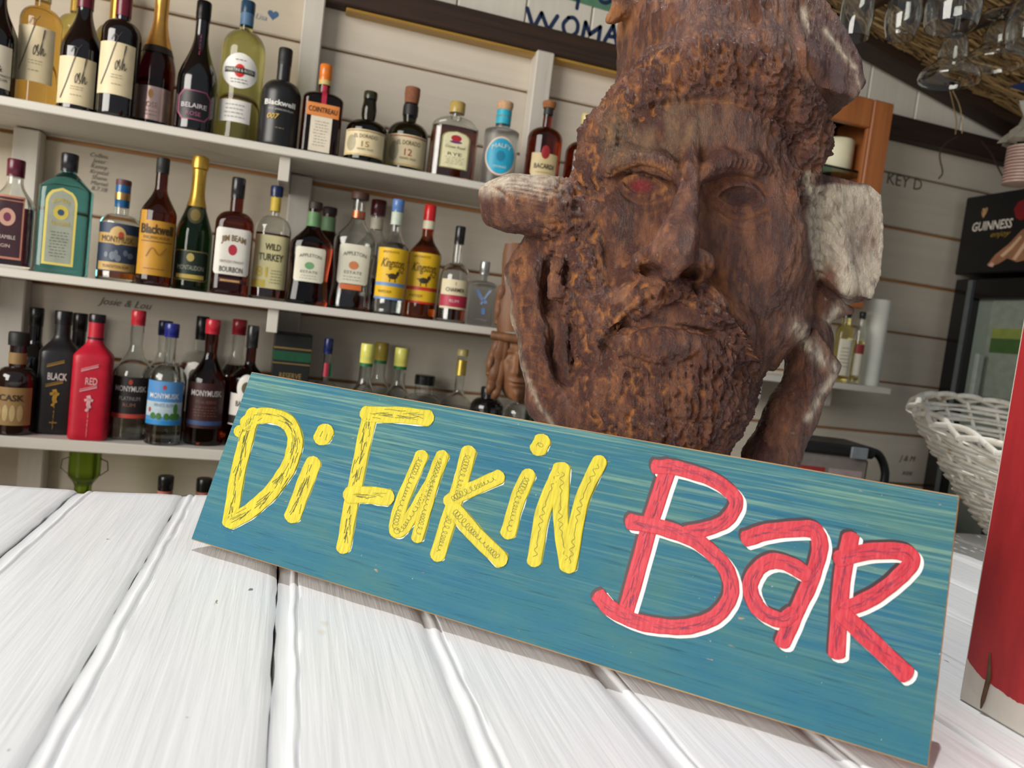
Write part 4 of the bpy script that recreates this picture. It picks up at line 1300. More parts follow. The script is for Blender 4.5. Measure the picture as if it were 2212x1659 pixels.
make_bottle('dark squat bottle with tan label below the small carved mask', 1042, 900, (1052, 836), Z3, 1.70, 78, dict(rn=.45, zs=.72, zn=.86, style='round'), 'blackglass', cap=((20, 20, 22), .1, 1.05, 'gloss'), labels=[dict(w=.9, z0=.1, z1=.62, c=(176, 140, 86))])
make_bottle('clear bottle with gold neck foil behind the small carved mask', 1058, 860, (1070, 775), Z3, 1.82, 76, WR, 'clear', ('clear', .5), cap=((206, 176, 70), .2, 1.1, 'foil'))
make_bottle('dark green bottle beside the carved head, low behind the sign', 1168, 900, (1172, 850), Z3, 1.72, 70, dict(rn=.4, zs=.7, zn=.86, style='round'), 'green', cap=((20, 30, 22), .1, 1.05, 'gloss'))
make_bottle('clear bottle with dark blue label under the chin of the small carved mask', 1115, 905, (1118, 850), Z3, 1.70, 66, dict(rn=.45, zs=.72, zn=.86, style='round'), 'clear', ('clear', .6), cap=((120, 120, 118), .1, 1.05, 'foil'), labels=[dict(w=.9, z0=.1, z1=.5, c=(26, 32, 58))])

# ---- below the lower shelf
for px_, ty_, lab_ in ((353, 1028, 'black-capped bottle on the lowest shelf, further from the sign'), (436, 1033, 'black-capped bottle on the lowest shelf, beside the sign edge')):
    make_bottle(lab_, px_, 1100, (px_, ty_), Z4, 1.74, 80, dict(rn=.36, zs=.55, zn=.72, style='slope'), 'brown', cap=((22, 24, 26), .12, 1.1, 'gloss'), neck=[(.84, .87, (196, 120, 100), False)], labels=[dict(w=.9, z0=.1, z1=.45, c=(206, 190, 150))])
_p = on_y(178, 1020, 1.70); _t0 = Z(-.343)
place_bottles()
hb = thing('hanging_bottle', 'green glass bottle hung upside down under the lower shelf', 'bottle', (_p[0], 1.715, 0))
_b = Bottle(.22, .030, .016, .42, .62, 'slope')
_mb = MB(); _b.shell(_mb, 0, .22); _mb.v = [(x_, y_, _t0 - .001 - z_ * .62) for x_, y_, z_ in _mb.v]; _mb.f = [q[::-1] for q in _mb.f]
_mb.build('glass', glass((150, 190, 60), .12), hb, smooth=40)
for s_ in (-1, 1):
    w_ = MB(); w_.tube([(s_ * .024, 0, _t0 - .022), (s_ * .042, 0, _t0 - .030), (s_ * .044, 0, _t0 - .048), (s_ * .030, 0, _t0 - .060), (s_ * .026, 0, _t0 - .05)], .0012)
    w_.build('wire_loop', plain((90, 86, 66), .4, .6), hb, smooth=80)
# ------------------------------------------------------------------ the carved head: a root stump sculpted as one solid
HD = 0.95                       # distance of its axis along the view
HS = HD / FPX                   # metres in one sculpting unit
GX0, GX1, GY0, GY1, GW0, GW1, GH = 985.0, 1935.0, -150.0, 1262.0, -235.0, 320.0, 3.6
gx = np.arange(GX0, GX1, GH, dtype=np.float32)
gy = np.arange(GY0, GY1, GH, dtype=np.float32)
gw = np.arange(GW0, GW1, GH, dtype=np.float32)
FLD = np.full((len(gx), len(gy), len(gw)), 60.0, np.float32)


def PP(px, py, w):
    k = 1 - w / FPX
    return np.array([CX + (px - CX) * k, CY + (py - CY) * k, w], np.float32)


def _slab(lo, hi):
    sl, co = [], []
    for g, a, b in zip((gx, gy, gw), lo, hi):
        i0, i1 = np.searchsorted(g, a), np.searchsorted(g, b)
        sl.append(slice(i0, i1)); co.append(g[i0:i1])
    return tuple(sl), np.meshgrid(*co, indexing='ij', sparse=True)


def _blend(sl, d, k, op):
    F = FLD[sl]
    if op == 'add':
        h = np.clip(0.5 + 0.5 * (F - d) / k, 0, 1)
        FLD[sl] = F * (1 - h) + d * h - k * h * (1 - h)
    else:
        d = -d
        h = np.clip(0.5 - 0.5 * (F - d) / k, 0, 1)
        FLD[sl] = F * (1 - h) + d * h + k * h * (1 - h)


def caps(a, b, ra, rb, k=25, op='add', flat=1.0):
    """tapered capsule; points as (photo x, photo y, depth offset)"""
    a, b = PP(*a), PP(*b)
    R = max(ra, rb) + k + 4
    sl, (x, y, w) = _slab(np.minimum(a, b) - R, np.maximum(a, b) + R)
    ab = b - a
    t = ((x - a[0]) * ab[0] + (y - a[1]) * ab[1] + (w - a[2]) * ab[2]) / max(1e-6, float(ab @ ab))
    t = np.clip(t, 0, 1)
    d = np.sqrt((x - a[0] - t * ab[0]) ** 2 + (y - a[1] - t * ab[1]) ** 2 + ((w - a[2] - t * ab[2]) / flat) ** 2) - (ra + (rb - ra) * t)
    _blend(sl, d.astype(np.float32), k, op)


def chain(pts, k=25, op='add', flat=1.0):
    """pts: (x, y, w, r)"""
    for p, q in zip(pts[:-1], pts[1:]):
        caps(p[:3], q[:3], p[3], q[3], k, op, flat)


def ell(c, r, k=25, op='add', rot=0.0):
    c = PP(*c)
    R = max(r) + k + 4
    sl, (x, y, w) = _slab(c - R, c + R)
    x, y, w = x - c[0], y - c[1], w - c[2]
    if rot:
        cs, sn = math.cos(rot), math.sin(rot)
        x, y = x * cs + y * sn, -x * sn + y * cs
    q = np.sqrt((x / r[0]) ** 2 + (y / r[1]) ** 2 + (w / r[2]) ** 2)
    d = (q - 1) * min(r) * (0.55 + 0.45 * np.minimum(q, 2))
    _blend(sl, d.astype(np.float32), k, op)


def poly(pts, w0, w1, k=10, op='add', tilt=(0, 0), chop=0.0):
    """chopped slab: convex photo polygon pulled between two depths; tilt slopes the front face"""
    P = np.array([PP(p[0], p[1], (w0 + w1) / 2)[:2] for p in pts])
    c = P.mean(0)
    lo, hi = P.min(0) - k - 8, P.max(0) + k + 8
    sl, (x, y, w) = _slab((lo[0], lo[1], w0 - k - 60), (hi[0], hi[1], w1 + k + 60))
    d = np.full(np.broadcast(x, y, w).shape, -1e3, np.float32)
    n = len(P)
    for i in range(n):
        a, b = P[i], P[(i + 1) % n]
        e = b - a
        nn = np.array([e[1], -e[0]]); nn /= np.linalg.norm(nn)
        if nn @ (c - a) > 0:
            nn = -nn
        d = np.maximum(d, (x - a[0]) * nn[0] + (y - a[1]) * nn[1] + 0 * w)
    d = np.maximum(d, w - (w1 + (x - c[0]) * tilt[0] + (y - c[1]) * tilt[1]))
    d = np.maximum(d, w0 - w + 0 * x)
    _blend(sl, d.astype(np.float32), k, op)


# --- big masses
chain([(1537, -190, -10, 188), (1535, 60, -10, 192), (1530, 230, 0, 200)], 30)                 # upper log
ell((1505, 500, 0), (238, 410, 175), 30)                                                          # head
chain([(1412, 860, 0, 168), (1400, 1300, -30, 150)], 60)                                          # trunk below the beard
chain([(1350, 10, 60, 30), (1318, 44, 64, 9)], 12)                                                # small broken chip
chain([(1475, 40, 130, 60), (1500, 150, 140, 70)], 50)                                            # bark bulge of the log
# hair band
chain([(1272, 410, 70, 40), (1308, 305, 92, 46), (1368, 228, 120, 48), (1440, 168, 142, 52), (1530, 132, 158, 60), (1640, 150, 150, 60), (1706, 215, 118, 54), (1734, 300, 78, 46), (1724, 400, 46, 40)], 30)
# chopped branch at the upper right
poly([(1590, 60), (1745, 30), (1775, 62), (1833, 150), (1839, 205), (1810, 246), (1770, 238), (1700, 240), (1610, 190)], -10, 168, 16, tilt=(-.35, .10))
poly([(1690, -160), (1720, -160), (1742, 70), (1715, 90)], 60, 150, 8)
chain([(1640, 110, 170, 46), (1735, 150, 160, 38)], 22)
# forehead, cheeks, muzzle
ell((1490, 315, 75), (172, 118, 122), 26)
ell((1322, 480, 96), (48, 78, 58), 26)
ell((1640, 520, 78), (96, 150, 88), 30)
ell((1375, 620, 120), (60, 70, 50), 26)
ell((1440, 668, 145), (135, 52, 58), 24)
ell((1432, 848, 85), (172, 165, 128), 36)
ell((1452, 760, 150), (112, 90, 62), 28)
chain([(1240, 480, 48, 62), (1262, 600, 62, 72), (1298, 720, 72, 85), (1345, 850, 80, 95), (1380, 930, 80, 95)], 34)
chain([(1708, 420, 36, 46), (1704, 560, 36, 54), (1672, 680, 34, 62), (1590, 770, 60, 56)], 34)
# eye hollows and eyeballs
ell((1388, 402, 196), (66, 34, 52), 16, 'sub', 0.10)
ell((1602, 428, 200), (70, 36, 50), 16, 'sub', 0.10)
ell((1476, 430, 250), (30, 40, 50), 10, 'sub')
ell((1390, 401, 110), (38, 23, 40), 8)
ell((1598, 425, 114), (40, 25, 42), 8)
# brows
chain([(1312, 362, 118, 16), (1362, 342, 152, 20), (1420, 350, 180, 21), (1462, 374, 196, 17)], 16)
chain([(1512, 376, 200, 17), (1560, 352, 184, 22), (1620, 358, 160, 22), (1678, 384, 122, 16)], 16)
# nose
chain([(1494, 300, 186, 14), (1492, 380, 200, 17), (1480, 450, 226, 23), (1464, 515, 252, 36), (1450, 552, 256, 44)], 16)
ell((1404, 566, 210), (33, 28, 42), 14)
ell((1500, 574, 214), (38, 32, 44), 14)
ell((1408, 588, 236), (19, 14, 56), 6, 'sub', 0.5)
ell((1490, 595, 240), (25, 17, 60), 6, 'sub', -0.2)
# moustache and lip
chain([(1446, 622, 198, 24), (1390, 648, 184, 36), (1335, 700, 150, 36), (1305, 760, 130, 28)], 24)
chain([(1470, 626, 198, 22), (1530, 662, 184, 34), (1588, 715, 146, 36), (1606, 780, 118, 28)], 24)
ell((1428, 742, 190), (92, 44, 46), 16)
chain([(1330, 704, 186, 7), (1395, 692, 214, 8), (1450, 700, 216, 8), (1540, 724, 190, 7)], 8, 'sub')
# left stub, pale on top
chain([(1068, 440, 74, 45), (1110, 440, 80, 55), (1180, 448, 84, 58), (1250, 470, 80, 62)], 22)
poly([(1000, 380), (1030, 390), (1042, 480), (1000, 520)], -60, 200, 10, 'sub')
# left root: outer loop, ear ridge, hollows
chain([(1180, 520, 10, 46), (1140, 590, 26, 44), (1150, 680, 40, 40), (1176, 780, 56, 44), (1208, 870, 78, 48), (1245, 915, 88, 46)], 20, flat=1.15)
chain([(1200, 540, -70, 56), (1200, 640, -66, 60), (1216, 760, -50, 66), (1250, 880, -20, 70)], 16)
chain([(1190, 860, 70, 52), (1290, 930, 70, 70)], 30)
ell((1190, 612, 100), (20, 72, 64), 10, 'sub', 0.10)
ell((1216, 744, 128), (36, 86, 66), 12, 'sub', -0.12)
chain([(1215, 530, 112, 12), (1196, 600, 120, 11), (1192, 640, 118, 10)], 10)
chain([(1238, 552, 118, 14), (1212, 585, 122, 12), (1206, 630, 120, 13), (1236, 650, 116, 12)], 10)
ell((1222, 592, 128), (14, 30, 26), 8, 'sub')
chain([(1212, 700, 74, 12), (1214, 770, 84, 16), (1222, 806, 90, 13)], 8)
# right: pale chopped block
poly([(1735, 396), (1860, 410), (1886, 432), (1884, 520), (1868, 610), (1846, 656), (1775, 640), (1735, 610)], -90, 52, 9, tilt=(-.25, .15))
chain([(1735, 640, 10, 40), (1790, 668, 16, 24), (1836, 672, 20, 10)], 16, flat=.7)
# right root leg, with the gap to the beard
chain([(1690, 660, -10, 56), (1742, 730, 0, 48), (1752, 800, 6, 46), (1712, 890, 8, 52), (1664, 990, 4, 54), (1640, 1300, -10, 60)], 18)
poly([(1714, 698), (1740, 712), (1806, 788), (1802, 812), (1760, 892), (1714, 985), (1690, 960), (1722, 800)], -20, 62, 6, tilt=(-.30, -.10))
ell((1640, 826, 0), (22, 34, 420), 8, 'sub', .25)
for _p in ([(1634, 850), (1618, 870), (1606, 910), (1612, 918), (1630, 880), (1648, 852)], [(1606, 905), (1590, 930), (1570, 975), (1574, 990), (1594, 950), (1612, 915)], [(1592, 930), (1568, 980), (1556, 1260), (1590, 1260), (1584, 985)]):
    poly(_p, -235, 330, 4, 'sub')
# cut where it stands on the counter and where the board leans on it
_w2 = lambda p: np.array([p @ CR, -(p @ CU), p @ CF])      # world offset from eye -> camera axes
def halfspace(point, normal, k=4):
    """keep the side the normal points away from"""
    global FLD
    n = _w2(normal); p = _w2(point - np.array([0, 0, CAM_Z]))
    n = n / np.linalg.norm(n)
    # grid coords -> metres: ((x-CX)*HS, (y-CY)*HS, HD - w*HS)
    d = ((gx[:, None, None] - CX) * HS - p[0]) * n[0] + ((gy[None, :, None] - CY) * HS - p[1]) * n[1] + ((HD - gw[None, None, :] * HS) - p[2]) * n[2]
    FLD = np.maximum(FLD, (d / HS).astype(np.float32))
halfspace(np.array([0, 0, ZC + .0012]), np.array([0, 0, -1.0]))
halfspace(_bl - SN * (S_T + 0.0012), SN)
FLD[0] = FLD[-1] = 5; FLD[:, 0] = FLD[:, -1] = 5; FLD[:, :, 0] = FLD[:, :, -1] = 5


def surface_nets(F):
    m = F < 0
    s = np.zeros(tuple(n - 1 for n in F.shape), np.uint8)
    for dx in (0, 1):
        for dy in (0, 1):
            for dz in (0, 1):
                s += m[dx:dx + s.shape[0], dy:dy + s.shape[1], dz:dz + s.shape[2]]
    act = np.argwhere((s > 0) & (s < 8))
    idx = np.full(s.shape, -1, np.int32)
    idx[tuple(act.T)] = np.arange(len(act))
    corner = [(a, b, c) for a in (0, 1) for b in (0, 1) for c in (0, 1)]
    val = np.stack([F[act[:, 0] + a, act[:, 1] + b, act[:, 2] + c] for a, b, c in corner], 1)
    acc = np.zeros((len(act), 3)); cnt = np.zeros(len(act))
    for i, p in enumerate(corner):
        for j, q in enumerate(corner):
            if i < j and sum(abs(x - y) for x, y in zip(p, q)) == 1:
                cr = (val[:, i] < 0) != (val[:, j] < 0)
                t = val[cr, i] / (val[cr, i] - val[cr, j])
                acc[cr] += np.array(p) + t[:, None] * (np.array(q) - np.array(p))
                cnt[cr] += 1
    v = act + acc / cnt[:, None]
    faces = []
    for ax in range(3):
        sh = [slice(None)] * 3; sh2 = [slice(None)] * 3
        sh[ax] = slice(0, -1); sh2[ax] = slice(1, None)
        A, B = m[tuple(sh)], m[tuple(sh2)]
        e = np.argwhere(A != B)
        o = [k for k in range(3) if k != ax]
        ok = np.all((e[:, o] > 0) & (e[:, o] < np.array([s.shape[k] for k in o])), axis=1)
        e = e[ok]
        flip = A[tuple(e.T)]
        def c(d0, d1):
            q = e.copy(); q[:, o[0]] -= d0; q[:, o[1]] -= d1
            return idx[tuple(q.T)]
        q = np.stack([c(1, 1), c(0, 1), c(0, 0), c(1, 0)], 1)
        if ax == 1:
            flip = ~flip
        q[~flip] = q[~flip][:, ::-1]
        faces.append(q)
    return v, np.vstack(faces)


hv, hf = surface_nets(FLD)
hv = hv * GH + np.array([GX0, GY0, GW0])
del FLD


def vnormals(v, f):
    n = np.cross(v[f[:, 2]] - v[f[:, 0]], v[f[:, 3]] - v[f[:, 1]])
    out = np.zeros_like(v)
    for k in range(4):
        for a in range(3):
            out[:, a] += np.bincount(f[:, k], n[:, a], len(v))
    return out / (np.linalg.norm(out, axis=1)[:, None] + 1e-9)


def relax(v, f, it, lam=0.5):
    e = np.vstack([f[:, [0, 1]], f[:, [1, 2]], f[:, [2, 3]], f[:, [3, 0]]])
    deg = np.bincount(e[:, 0], minlength=len(v)) + np.bincount(e[:, 1], minlength=len(v))
    for _ in range(it):
        acc = np.stack([np.bincount(e[:, 0], v[e[:, 1], a], len(v)) + np.bincount(e[:, 1], v[e[:, 0], a], len(v)) for a in range(3)], 1)
        v = v + lam * (acc / np.maximum(deg, 1)[:, None] - v)
    return v


def hash3(i, j, k, s=0):
    h = (i.astype(np.int64) * 374761393 + j.astype(np.int64) * 668265263 + k.astype(np.int64) * 2147483647 + s * 974711)
    h = (h ^ (h >> 13)) * 1274126177
    return ((h ^ (h >> 16)) & 0xFFFFFF) / float(0xFFFFFF)


def vnoise(p, seed=0):
    i = np.floor(p).astype(np.int64); f = p - i
    f = f * f * (3 - 2 * f)
    r = 0
    for a in (0, 1):
        for b in (0, 1):
            for c in (0, 1):
                wgt = (f[:, 0] if a else 1 - f[:, 0]) * (f[:, 1] if b else 1 - f[:, 1]) * (f[:, 2] if c else 1 - f[:, 2])
                r = r + wgt * hash3(i[:, 0] + a, i[:, 1] + b, i[:, 2] + c, seed)
    return r


def fbm(p, o=4, seed=0):
    r, a, t = 0, 0.5, 0
    for k in range(o):
        r = r + a * vnoise(p * 2 ** k + k * 17.3, seed + k); t += a; a *= .55
    return r / t


def worley(p, seed=0):
    i = np.floor(p).astype(np.int64)
    d1 = np.full(len(p), 9.0); d2 = d1.copy()
    for a in (-1, 0, 1):
        for b in (-1, 0, 1):
            for c in (-1, 0, 1):
                q = i + np.array([a, b, c])
                o = np.stack([hash3(q[:, 0], q[:, 1], q[:, 2], seed + s) for s in (1, 2, 3)], 1)
                d = np.linalg.norm(q + o - p, axis=1)
                d2 = np.minimum(d2, np.maximum(d1, d)); d1 = np.minimum(d1, d)
    return d1, d2


hv = relax(hv, hf, 2)
# position of every vertex in the photograph's frame, for masks drawn where the carver worked
def uv_of(v):
    k = 1 - v[:, 2] / FPX
    return CX + (v[:, 0] - CX) / k, CY + (v[:, 1] - CY) / k


hn = vnormals(hv, hf)
if hn[:, 2] @ (hv[:, 2] - hv[:, 2].mean()) < 0:
    hf = hf[:, ::-1]; hn = -hn
U_, V_ = uv_of(hv)
front = np.clip((hn[:, 2] + 0.15) / 0.4, 0, 1)


def blob(c, r, soft=0.35, rot=0.0):
    x, y = U_ - c[0], V_ - c[1]
    if rot:
        cs, sn = math.cos(rot), math.sin(rot)
        x, y = x * cs + y * sn, -x * sn + y * cs
    d = np.sqrt((x / r[0]) ** 2 + (y / r[1]) ** 2)
    return np.clip((1 + soft - d) / (2 * soft), 0, 1)


def seg_d(pts):
    P = np.array(pts, float)
    best = np.full(len(U_), 1e9)
    for a, b in zip(P[:-1], P[1:]):
        e = b - a
        t = np.clip(((U_ - a[0]) * e[0] + (V_ - a[1]) * e[1]) / (e @ e), 0, 1)
        best = np.minimum(best, (U_ - a[0] - t * e[0]) ** 2 + (V_ - a[1] - t * e[1]) ** 2)
    return np.sqrt(best)


face = np.clip(blob((1490, 480), (205, 255), .10), 0, 1) * front
eyes = np.maximum(blob((1390, 402), (62, 34), .3), blob((1600, 426), (64, 36), .3))
# hair, whiskers and beard
hair = np.zeros(len(hv))
for pts, r_ in (([(1240, 480), (1268, 385), (1305, 300), (1360, 235), (1435, 170), (1530, 135), (1640, 165), (1712, 230), (1745, 300)], 62),
                ([(1232, 500), (1255, 620), (1290, 740), (1320, 860)], 58), ([(1748, 320), (1735, 420)], 30)):
    hair = np.maximum(hair, np.clip((r_ * 1.12 - seg_d(pts)) / (r_ * .25), 0, 1))
beard = np.clip(np.maximum.reduce([blob((1455, 880), (205, 110), .2), blob((1330, 800), (90, 130), .25), np.clip((34 - seg_d([(1448, 622), (1390, 645), (1335, 692), (1305, 760)])) / 10, 0, 1),
                np.clip((30 - seg_d([(1475, 626), (1535, 660), (1592, 712), (1618, 775)])) / 10, 0, 1), blob((1590, 830), (60, 110), .3)]), 0, 1)
lip = blob((1425, 740), (95, 50), .3)
beard = beard * (1 - lip)
hair = hair * (1 - np.clip(face * 1.2, 0, 1) * blob((1500, 470), (190, 225), .05)) * front
beard = beard * front
curl = np.clip(np.maximum(hair, beard), 0, 1)
p3 = hv / 1.0
warp = np.stack([fbm(p3 / 30, 3, 5), fbm(p3 / 30, 3, 9), fbm(p3 / 30, 3, 14)], 1) - .5
w1, w2 = worley((p3 + warp * 46) / np.array([15, 23, 17]), 3)
s1, s2 = worley((p3 + warp * 40) / np.array([8.5, 14, 9]), 8)
ridg = 1 - np.abs(2 * fbm((p3 + warp * 30) / np.array([13, 30, 13]), 3, 52) - 1) * 3.2
ridg = np.clip(ridg, -1, 1)
rough = fbm(p3 / np.array([16, 34, 16]), 5, 2) - .5
lowf = fbm(p3 / 70, 3, 31) - .5
chis1, chis2 = worley((p3 + warp * 30) / np.array([34, 46, 34]), 21)

disp = curl * (12.0 * (0.60 - w1) + 5.0 * (0.6 - s1) + 5.5 * ridg + 12 * lowf)
plainw = 1 - curl
smoothface = np.clip(face * (1 - beard), 0, 1)
smoothface = np.maximum(smoothface, np.clip((1225 - U_) / 40, 0, 1) * (V_ < 525) * .8)
smoothface = np.maximum(smoothface, np.clip((U_ - 1752) / 20, 0, 1) * .45)
disp += plainw * (1 - smoothface * .72) * (8.5 * rough + 3.0 * (0.5 - chis1) + 1.6 * ridg) + (1 - smoothface) * 6 * lowf
disp += smoothface * 2.4 * (fbm(p3 / np.array([10, 26, 12]), 4, 44) - .5)


def stroke(pts, wd, amp, sp=True):
    global disp
    C = spline(pts, 6) if sp and len(pts) > 2 else pts
    d = seg_d(C)
    disp = disp + amp * np.exp(-(d / wd) ** 2) * front


# lids
stroke([(1340, 402), (1356, 386), (1385, 376), (1418, 384), (1444, 410)], 5, 7)
stroke([(1338, 390), (1358, 370), (1390, 362), (1428, 374), (1450, 398)], 5, -5)
stroke([(1344, 404), (1368, 420), (1400, 425), (1440, 412)], 4.5, 6)
stroke([(1346, 418), (1376, 436), (1412, 438), (1446, 424)], 5, -4)
stroke([(1542, 424), (1564, 406), (1596, 398), (1628, 408), (1648, 432)], 5, 7)
stroke([(1540, 410), (1566, 390), (1600, 383), (1636, 394), (1656, 420)], 5, -5)
stroke([(1548, 428), (1574, 446), (1606, 452), (1644, 436)], 4.5, 6)
stroke([(1546, 444), (1574, 464), (1610, 470), (1650, 452)], 5, -4)
stroke([(1552, 462), (1586, 484), (1626, 486), (1660, 468)], 4, -3)
stroke([(1562, 480), (1594, 500), (1636, 502)], 3.5, -3)
stroke([(1372, 452), (1400, 462), (1430, 452)], 4, -2.5)
for a in np.linspace(0, 1, 15):                                  # brow hairs
    x = 1318 + 140 * a; y = 352 - 16 * math.sin(a * math.pi) + 10 * a
    stroke([(x, y + 9), (x + 5, y - 9)], 2.6, 4.5, False)
    x = 1520 + 150 * a; y = 366 - 18 * math.sin(a * math.pi) + 8 * a
    stroke([(x, y + 8), (x + 7, y - 8)], 2.6, 3.5, False)
stroke([(1500, 262), (1494, 300), (1486, 345), (1488, 372)], 9, 7)
stroke([(1476, 320), (1468, 360)], 7, -5); stroke([(1520, 330), (1516, 372)], 7, -5)
stroke([(1392, 560), (1372, 600), (1348, 640), (1338, 668)], 8, -8)
stroke([(1528, 580), (1560, 618), (1590, 664), (1612, 720)], 8, -7)
stroke([(1380, 548), (1384, 572), (1396, 590)], 5, -6); stroke([(1528, 556), (1534, 584), (1522, 600)], 5, -6)
stroke([(1300, 450), (1302, 520), (1316, 600), (1322, 650)], 6, -4)
stroke([(1290, 330), (1284, 400), (1282, 470), (1300, 540)], 7, 5)
stroke([(1340, 250), (1420, 226), (1520, 214), (1620, 230), (1700, 270)], 7, -8)
stroke([(1700, 270), (1735, 360), (1740, 470)], 8, -5)
stroke([(1796, 405), (1812, 500), (1832, 625)], 20, 11)
stroke([(1730, 60), (1738, 130), (1790, 245)], 7, 7)
stroke([(1752, 150), (1775, 190), (1800, 215)], 18, -9)
stroke([(1740, 705), (1748, 760), (1752, 830)], 10, 5)
stroke([(1498, 612), (1508, 640), (1516, 668)], 4, -11)
stroke([(1345, 722), (1400, 702), (1460, 704), (1525, 722)], 4, -5)
stroke([(1350, 765), (1400, 788), (1460, 788), (1510, 770)], 7, -6)
for k in range(10):                                              # combed strands of moustache and chin
    a = k / 9
    stroke([(1442 - 16 * a, 612 + 18 * a), (1392 - 14 * a, 634 + 26 * a), (1336 - 12 * a, 684 + 24 * a), (1304 - 6 * a, 752)], 2.4, 3.2)
    stroke([(1474 + 16 * a, 616 + 18 * a), (1528 + 12 * a, 646 + 26 * a), (1588 + 10 * a, 700 + 24 * a), (1616, 770)], 2.4, 3.2)
for k in range(12):
    x = 1370 + 15 * k
    stroke([(x, 782), (x - 4 + 2 * math.sin(k), 830), (x + 4 * math.sin(k * 2), 900)], 3, 3.5)
for k in range(26):                                              # grain lines of the bare log and chips
    x = 1345 + 15.5 * k
    stroke([(x, -140), (x + 3 * math.sin(k), 0), (x - 4, 120 if x > 1420 else 190)], 3.0, -2.6 * (0.4 + 0.6 * hash3(np.array([k]), np.array([3]), np.array([1]))[0]))
for k in range(9):
    stroke([(1742 + 3 * k, 420 + 24 * k), (1790, 425 + 25 * k), (1812 + 4 * math.sin(k * 3), 470 + 21 * k)], 3.2, -4)
for k in range(16):
    stroke([(1105 + 3 * k, 560 + 20 * k), (1126 + 4 * k, 548 + 22 * k)], 3.2, -4, False)
for k in range(7):
    stroke([(1040 + 6 * k, 398 + 2 * k), (1120, 392 + 9 * k), (1210, 408 + 10 * k)], 2.4, -2.2)

# keep what touches the counter and the board flat
fl = np.ones(len(hv))
wp = lambda v: (CR[None] * ((v[:, 0] - CX) * HS)[:, None] - CU[None] * ((v[:, 1] - CY) * HS)[:, None] + CF[None] * (HD - v[:, 2] * HS)[:, None]) + np.array([0, 0, CAM_Z])
W0 = wp(hv)
fl = np.clip((W0[:, 2] - ZC - .004) / .01, 0, 1) * np.clip((-((W0 - _bl) @ SN) - S_T - .003) / .012, 0, 1)
hv2 = hv + hn * (disp * fl)[:, None]
hn2 = vnormals(hv2, hf)
W1 = wp(hv2)

# --- pigments: dark varnish, worn mid brown, orange raw wood in the cuts, pale fresh chops, grey bloom on the brow
c_dark, c_mid, c_or, c_pale, c_grey = (np.array(lin(c)) for c in ((86, 51, 43), (130, 85, 64), (192, 126, 66), (216, 204, 184), (124, 110, 88)))
n1 = fbm(p3 / np.array([22, 60, 22]), 5, 61)
n2 = fbm(p3 / np.array([9, 22, 9]), 4, 77)
n3 = fbm(p3 / 90, 3, 91)
mixw = lambda a, b, t: a * (1 - t)[:, None] + b * t[:, None]
step = lambda x, a, b: np.clip((x - a) / (b - a), 0, 1)
colr = mixw(np.tile(c_dark, (len(hv), 1)), np.tile(c_mid, (len(hv), 1)), step(n1, .45, .66))
leftside = step(1620 - U_, -180, 260)
cav = np.clip(-disp / 6, 0, 1)
oran = np.clip(curl * step(w1 - .25 * ridg, .44, .74) * (.25 + .75 * leftside) * step(n2, .36, .54) + (1 - curl) * .55 * step(n2, .56, .68) * (.3 + .7 * leftside) * (.4 + .6 * step(n3, .4, .6)) + .35 * cav * (1 - curl), 0, 1)
oran = np.maximum(oran, .75 * np.maximum(np.exp(-(seg_d([(1330, 372), (1390, 350), (1450, 372)]) / 9) ** 2), np.exp(-(seg_d([(1345, 395), (1390, 370), (1445, 405), (1400, 430), (1350, 412)]) / 7) ** 2)) * step(n2, .35, .6) * front)
oran = np.maximum(oran, .8 * blob((1545, 610), (34, 46), .5) * step(n2, .38, .6) * front)
oran = np.maximum(oran, .7 * blob((1325, 45), (40, 40), .3))
colr = mixw(colr, np.tile(c_or, (len(hv), 1)), oran * .85)
grey = blob((1440, 285), (130, 62), .4, -.35) * step(n1, .35, .6) * front * .5
grey = np.maximum(grey, .5 * blob((1330, 300), (30, 60), .5) * front)
colr = mixw(colr, np.tile(c_grey, (len(hv), 1)), grey)
pale = np.zeros(len(hv))
up = np.clip(-hn2[:, 1] * 1.3 + .25, 0, 1)
pale = np.maximum(pale, step(1235 - U_, 0, 70) * step(462 - V_, 0, 60) * step(V_, 360, 380) * np.clip(up * 1.2, 0, 1) * (.55 + .45 * step(n2, .34, .55)))
blk = step(U_, 1742, 1752) * step(V_, 398, 404) * step(548 + (U_ - 1742) * 1.0 + 26 * np.sin(U_ / 9) - V_, -14, 20) * step(662 - V_, 0, 12) * step(hn2[:, 2] - .6 * hn2[:, 1], .0, .35)
pale = np.maximum(pale, blk * (.45 + .55 * step(n2, .30, .52)) * (1 - .45 * blob((1855, 505), (38, 66), .3)))  # last factor paints shade onto the right facet of the block
for pts_, r_ in (([(1720, 706), (1742, 742), (1770, 770)], 15), ([(1766, 768), (1803, 795)], 12), ([(1745, 905), (1775, 850), (1800, 812)], 8), ([(1784, 66), (1846, 150), (1853, 205), (1820, 250)], 8), ([(1738, 20), (1748, 70)], 8), ([(1742, 380), (1748, 420)], 9),
                 ([(1094, 600), (1108, 700), (1130, 800), (1160, 870), (1200, 925)], 6), ([(1815, 600), (1835, 640), (1790, 690)], 12)):
    pale = np.maximum(pale, np.exp(-(seg_d(pts_) / r_) ** 2) * (.25 + .75 * step(n2, .38, .56)) * (.6 if r_ < 7 else 1))
colr = mixw(colr, np.tile(c_pale, (len(hv), 1)), np.clip(pale, 0, 1) * .88)
flecks = step(vnoise(p3 / 4.2, 5), .90, .95) * step(n3, .35, .7)
colr = mixw(colr, np.tile(c_pale, (len(hv), 1)), flecks * .45)
colr = mixw(colr, np.tile(np.array(lin((150, 34, 40))), (len(hv), 1)), blob((1386, 402), (20, 13), .5) * .8 * front)
